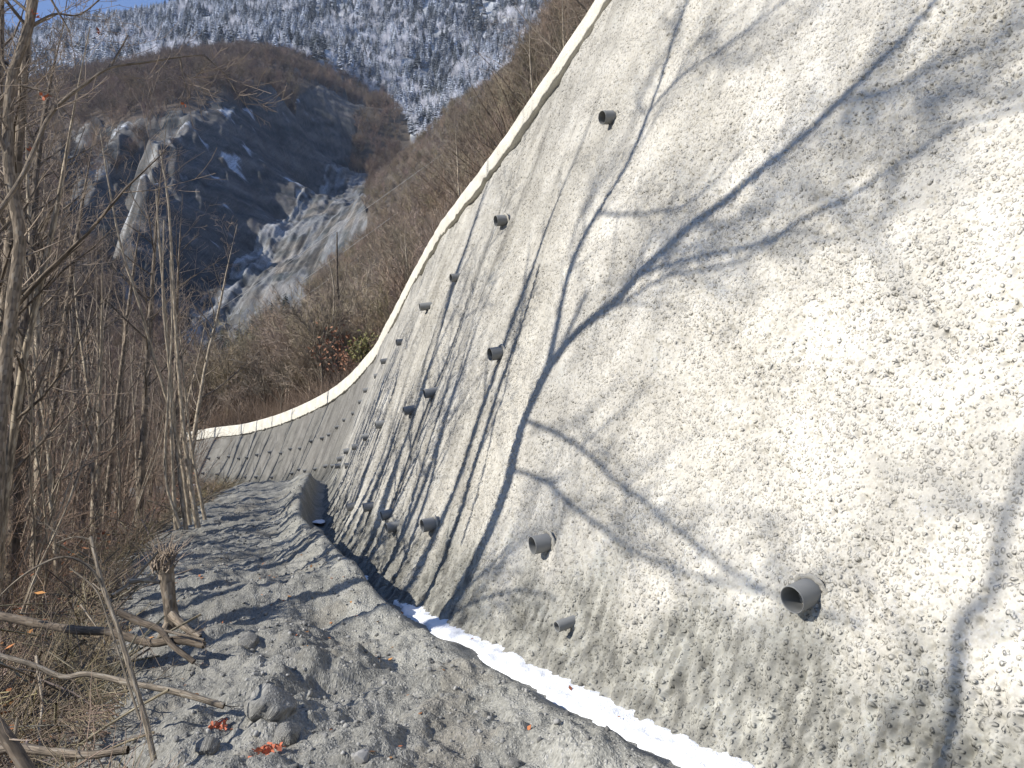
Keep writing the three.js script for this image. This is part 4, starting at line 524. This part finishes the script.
// ---------------------------------------------------------------- woods on the slopes
{
  const r = rngOf(1313);
  const crown = (seed, n) => {                                  // a bare broadleaf tree of 10 m: limbs and a haze of fine twigs
    const q = rngOf(seed), t = new TB(), tips = []; const tr = wander(q, V(0, -0.5, 0), V(0, 1, 0), 6, 5, 0.15, 0.03); t.tube(tr, u => 0.15 * (1 - 0.6 * u), 5);
    for (let k = 0; k < 17; k++) { const b = wander(q, along(tr, 0.35 + 0.62 * q()), sideways(q, V(0, 1, 0), 0.45 + 0.5 * q()), 2.4 + 2.6 * q(), 5, 0.35, 0.1); t.tube(b, u => 0.055 * (1 - 0.7 * u), 3); for (let m = 0; m < 5; m++) { const c = wander(q, along(b, 0.3 + 0.68 * q()), sideways(q, heading(b, 0.6), 0.4 + 0.6 * q()), 1 + 1.3 * q(), 3, 0.4, 0.08); t.tube(c, u => 0.022 * (1 - 0.7 * u), 3); tips.push(c); } }
    for (let k = 0; k < n; k++) { const c = tips[(q() * tips.length) | 0], p = along(c, q() * 0.98), d = sideways(q, heading(c, 0.5), 0.3 + 0.7 * q()).multiplyScalar(0.5 + 0.7 * q()), s = V(q() - 0.5, q() - 0.5, q() - 0.5).cross(d).normalize().multiplyScalar(0.016); t.tri(p.clone().sub(s), p.clone().add(s), p.clone().add(d)); }
    return t.geo();
  };
  const crowns = [crown(1, 1500), crown(2, 1500), crown(3, 1300)];
  const withColor = (t, cols) => { const g = t.geo(); g.setAttribute('color', new THREE.Float32BufferAttribute(cols, 3)); return g; };
  const spruce = (seed, snow) => {                              // a conifer 1 m tall and about 0.32 wide: tiers of drooping boughs, snow on their outer parts
    const q = rngOf(seed), t = new TB(), col = [], tiers = 13;
    t.tube([V(0, -0.05, 0), V(0, 0.98, 0)], u => 0.012 * (1 - u) + 0.001, 4); for (let k = 0; k < t.p.length / 3; k++) col.push(0.06, 0.045, 0.035);
    for (let a = 0; a < tiers; a++) { const u = a / tiers, y = 0.1 + 0.88 * u, R = 0.19 * (1 - u) ** 0.85 + 0.012, n = Math.max(5, Math.round(10 - 5 * u)); for (let k = 0; k < n; k++) {
      const w = (k + q() * 0.8) / n * 6.28, rr = R * (0.65 + 0.6 * q()), c = Math.cos(w), s = Math.sin(w), yy = y + (q() - 0.5) * 0.04, wd = rr * 0.38, tip = V(c * rr, yy - rr * (0.35 + 0.25 * q()), s * rr), mid = V(c * rr * 0.5, yy + 0.008, s * rr * 0.5), l = mid.clone().add(V(-s * wd, -rr * 0.25, c * wd)), m = mid.clone().add(V(s * wd, -rr * 0.25, -c * wd)), root = V(0, yy + 0.02, 0);
      const sn = snow * (0.4 + 0.8 * q()), g = [0.03, 0.045, 0.04], f = k => g.map((v, i) => lerp(v, [0.68, 0.72, 0.78][i], clamp(k, 0, 1)));
      for (const [A, B, C, kk] of [[root, l, mid, [.1, .7, .6]], [root, mid, m, [.1, .6, .7]], [mid, l, tip, [.6, .7, 1.1]], [mid, tip, m, [.6, 1.1, .7]]]) { t.tri(A, B, C); for (const z of kk) col.push(...f(z * sn)); }
    } }
    return withColor(t, col);
  };
  const frosted = [spruce(11, 1.9), spruce(12, 1.2), spruce(13, 0.4)], plain = spruce(14, 0.03);
  const pick = (n, aMin, aMax, rMin, rMax, ok) => { const l = []; for (let k = 0; k < n * 30 && l.length < n; k++) { const a = lerp(aMin, aMax, r()) * Math.PI / 180, R = Math.sqrt(lerp(rMin * rMin, rMax * rMax, r())), x = R * Math.sin(a), z = -R * Math.cos(a); if (ok(zone(x, z), x, z, R)) l.push([x, z, R]); } return l; };
  const behind = (x, z) => { if (Math.hypot(x, z) > 75) return true; const [s, d] = near(x, z); return d < -(BATTER * table(CREST, s) + 1.3); };
  const standing = (l, f) => l.map(([x, z, R]) => { const [w, h] = f(x, z, R); return [V(x, ground(x, z) - 0.3, z), r() * 6.28, w, h]; });
  frosted.forEach((g, i) => { const m = scatter('snowy_forest', 'snow covered conifer forest high on the mountain', g, M.frost, standing(pick([3600, 3600, 3000][i], -37, 9, 420, 1260, (q, x, z, R) => q === 'snow' && (i !== 0 || noise(x / 70, z / 70, 97) > -0.3) && (i !== 2 || noise(x / 70, z / 70, 97) < 0.25)), () => { const h = 11 + 11 * r(); return [h * (0.95 + 0.5 * r()), h]; }), () => { const k = 0.5 + 0.75 * r(); return [k, k, k * 1.02]; }); m.name = numbered('snowy_forest'); });
  const fcrown = crowns[0].clone(); scatter('frosted_wood', 'white frosted broadleaf trees among the snowy conifers', fcrown, std([0.82, 0.82, 0.84], 1), standing(pick(3600, -37, 9, 380, 1150, (q, x, z) => q === 'snow' && noise(x / 55, z / 55, 98) > -0.05), () => [1.2 + 0.7 * r(), 1.0 + 0.6 * r()]), () => { const k = 0.75 + 0.4 * r(); return [k, k * 0.99, k]; });
  crowns.forEach((g, i) => {
    const tone = () => { const k = 0.5 + 0.95 * r(); return [k, k * (0.9 + 0.14 * r()), k * (0.78 + 0.22 * r())]; };
    const belt = scatter('brown_wood', 'brown leafless wood along the top of the cliff', g, M.brownDark, standing(pick(950, -38, -8, 330, 790, (q, x, z) => q === 'belt' || q === 'wood' || (q === 'cliff' && AZ(x, z) < -25 + 2 * r() && r() < 0.4)), () => [0.9 + 0.5 * r(), 0.8 + 0.45 * r()]), tone); belt.name = numbered('brown_wood');
    const side = scatter('brown_wood', 'brown leafless wood on the hillside behind the wall', g, M.brown, standing(pick(1150, -27, 9, 46, 330, (q, x, z, R) => (q === 'wood' && behind(x, z) && !(AZ(x, z) < -14 && R > 118))), (x, z, R) => { const k = R < 75 ? 0.34 : R < 120 ? 0.46 : R < 200 ? 0.5 : 0.42; return [k * (0.8 + 0.4 * r()), k * (0.75 + 0.45 * r())]; }), tone); side.name = numbered('brown_wood');
    const close = scatter('brown_wood', 'brown leafless young wood close behind the far end of the wall', g, M.brown, standing(pick(420, -27, 6, 40, 90, (q, x, z, R) => behind(x, z)), () => [0.42 + 0.25 * r(), 0.36 + 0.3 * r()]), tone); close.name = numbered('brown_wood');
    const low = scatter('brown_wood', 'brown leafless wood in the valley below the cliff', g, M.brownDark, standing(pick(420, -42, -21, 74, 360, q => q === 'wood'), () => [0.7 + 0.4 * r(), 0.6 + 0.5 * r()]), tone); low.name = numbered('brown_wood');
  });
  scatter('green_conifers', 'dark green conifers on the slope at the foot of the scree', plain, M.conifer, standing(pick(60, -21.6, -15.5, 125, 165, () => true), () => { const h = 3.5 + 3.5 * r(); return [h * 1.5, h]; }));
  { // low brush along the top of the wall
    const q = rngOf(55), t = new TB(), l = []; for (let k = 0; k < 60; k++) t.tube(wander(q, V((q() - 0.5) * 1.1, -0.1, (q() - 0.5) * 1.1), V((q() - 0.5) * 1.3, 1, (q() - 0.5) * 1.3).normalize(), 1.3 * (0.4 + 0.8 * q()), 4, 0.6, -0.02), u => 0.009 * (1 - 0.7 * u), 3);
    for (let k = 0; k < 900; k++) { const s = lerp(13, 56, r()), f = footAt(s), d = BATTER * table(CREST, s) + 0.9 + 11 * r() ** 1.3, x = f.x + f.nx * d, z = f.z + f.nz * d; l.push([V(x, ground(x, z), z), r() * 6.28, 0.7 + 0.7 * r(), 0.5 + 0.9 * r(), (r() - 0.5) * 0.6, (r() - 0.5) * 0.6]); }
    scatter('brown_scrub', 'low brown leafless scrub on the slope above the wall crest', t.geo(), M.brownDark, l, () => { const k = 0.6 + 0.8 * r(); return [k, k * 0.96, k * 0.88]; });
  }
  // single trees standing just behind the crest
  const detailed = [0, 1, 2].map(i => bareTree(3000 + i, { h: 9, r: .09, lean: .2, bend: .1, n: 22, len: 2.6, depth: 2, from: .2 })), first = [];
  const G = 'bare brown trees just above the crest of the wall', L = ['wide branching bare tree on the slope just above the wall crest', 'bare tree with a leaning trunk on the slope just above the wall crest', 'slender bare tree on the slope just above the wall crest'];
  const crest = []; let q = 0; for (const [s, b] of [[15.2, 3], [16.4, 4.5], [17.6, 3], [18.6, 5.5], [19.8, 3.5], [21.2, 6], [22.4, 3.2], [24, 5], [25.8, 3.4], [27.6, 6], [29.4, 4], [31.5, 6.5], [33.8, 4], [36, 7], [38.5, 4.5], [41, 6.5], [44, 5], [47, 7], [50, 5], [53, 7.5], [17, 9], [20.5, 10], [24.5, 10], [28.5, 11], [33, 11], [38, 12]]) {
    const f = footAt(s), d = BATTER * table(CREST, s) + 0.5 + b, x = f.x + f.nx * d, z = f.z + f.nz * d, k = q++ % 3, sc = 0.6 + 0.5 * r(); if (!first[k]) { first[k] = treeThing('bare_tree', detailed[k], [M.barkPale, M.dead, M.twig], L[k], 'tree', G + ', ' + L[k].split(' on ')[0]); first[k].position.set(x, ground(x, z) - 0.1, z); first[k].scale.setScalar(sc); crest.push([seenAt(first[k].position)[0], first[k], k]); } else { const c = copy(first[k], V(x, ground(x, z) - 0.1, z), r() * 6.28, sc); crest.push([seenAt(c.position)[0], c, k]); }
  }
  crest.sort((a, b) => a[0] - b[0]).forEach(([, o, k], i) => { o.userData.label = `${['wide bare tree', 'leaning bare tree', 'slender bare tree'][k]} just above the wall crest, ${nth(i)} of all from the left`; });
  // two slim trunks that stand out behind the crest, the orange bush and the green one
  limbs('bare_tree', 'tall slim straight tree with a dark trunk standing alone behind the wall crest', 'tree', [M.barkDark, M.bark, M.twig], [[[[338, 372, 42], [338, 320, 42], [337, 270, 42], [337, 232, 42]], .13, .03, true], [[[338, 330, 42], [330, 300, 42], [327, 280, 42]], .05, .02], [[[338, 300, 42], [345, 280, 42], [347, 262, 42]], .04, .02]], 16, 1.3, 61);
  limbs('bare_tree', 'thin pale tree leaning close to the tall slim one behind the wall crest', 'tree', [M.barkPale, M.bark, M.twig], [[[[336, 375, 40], [333, 330, 40], [334, 290, 40], [328, 255, 40]], .06, .02, true]], 12, 1.1, 62);
  const bush = (label, x, y, D, w, h, n, mat, seed) => { const b = at(x, y, D), t = thing('bush', label, 'bush', b), S = new TB(), Lf = new TB(), k = rngOf(seed); for (let i = 0; i < 26; i++) { const l = wander(k, V((k() - 0.5) * w * 0.4, -h * 0.5, (k() - 0.5) * w * 0.4), V((k() - 0.5) * 1.4, 1, (k() - 0.5) * 1.4).normalize(), h * (0.7 + 0.5 * k()), 5, 0.3, 0); S.tube(l, u => 0.02 * (1 - 0.7 * u), 3); for (let m = 0; m < n; m++) { const p = along(l, 0.25 + 0.74 * k()).add(V((k() - 0.5) * 0.35, (k() - 0.5) * 0.35, (k() - 0.5) * 0.35)), a = V(k() - 0.5, k() - 0.5, k() - 0.5).normalize().multiplyScalar(0.1), c = V(k() - 0.5, k() - 0.5, k() - 0.5).cross(a).normalize().multiplyScalar(0.045); Lf.tri(p.clone().sub(a), p.clone().add(c), p.clone().add(a)); Lf.tri(p.clone().sub(a), p.clone().add(a), p.clone().sub(c)); } } mesh('stems', S.geo(), M.bark, t); mesh('leaves', Lf.geo(), mat, t).userData.kind = 'stuff'; };
  bush('rust orange leafy bush just behind the lowest dip of the wall crest', 348, 356, 37, 3, 2.2, 24, std([0.26, 0.13, 0.075], 0.9, { side: THREE.DoubleSide }), 71);
  bush('thin rust leaved bush beside the tall slim tree behind the crest', 326, 368, 41, 2.6, 2, 16, std([0.24, 0.13, 0.08], 0.9, { side: THREE.DoubleSide }), 73);
  bush('small yellowish green bush touching the coping beside the orange bush', 366, 350, 33, 1.4, 1.2, 20, std([0.15, 0.14, 0.05], 0.9, { side: THREE.DoubleSide }), 72);
}
// ---------------------------------------------------------------- cables over the hillside
for (const [a, b, label] of [[[120, 370, 150], [600, 38, 70], 'uppermost of three thin cables slanting over the brown hillside'], [[120, 400, 150], [600, 62, 70], 'middle one of three thin cables slanting over the brown hillside'], [[120, 418, 150], [600, 78, 70], 'lowest of three thin cables slanting over the brown hillside']]) {
  const A = at(...a), B = at(...b), pts = []; for (let k = 0; k <= 30; k++) { const u = k / 30, p = A.clone().lerp(B, u); p.y -= 5 * u * (1 - u); pts.push(p); } const t = new TB(); t.tube(pts, () => 0.025, 5); tag(mesh(numbered('overhead_cable'), t.geo(), M.cable, scene), label, 'cable');
}
scene.fog = new THREE.FogExp2(new THREE.Color(0.62, 0.72, 0.9), 0.00010);
renderer.render(scene, camera);
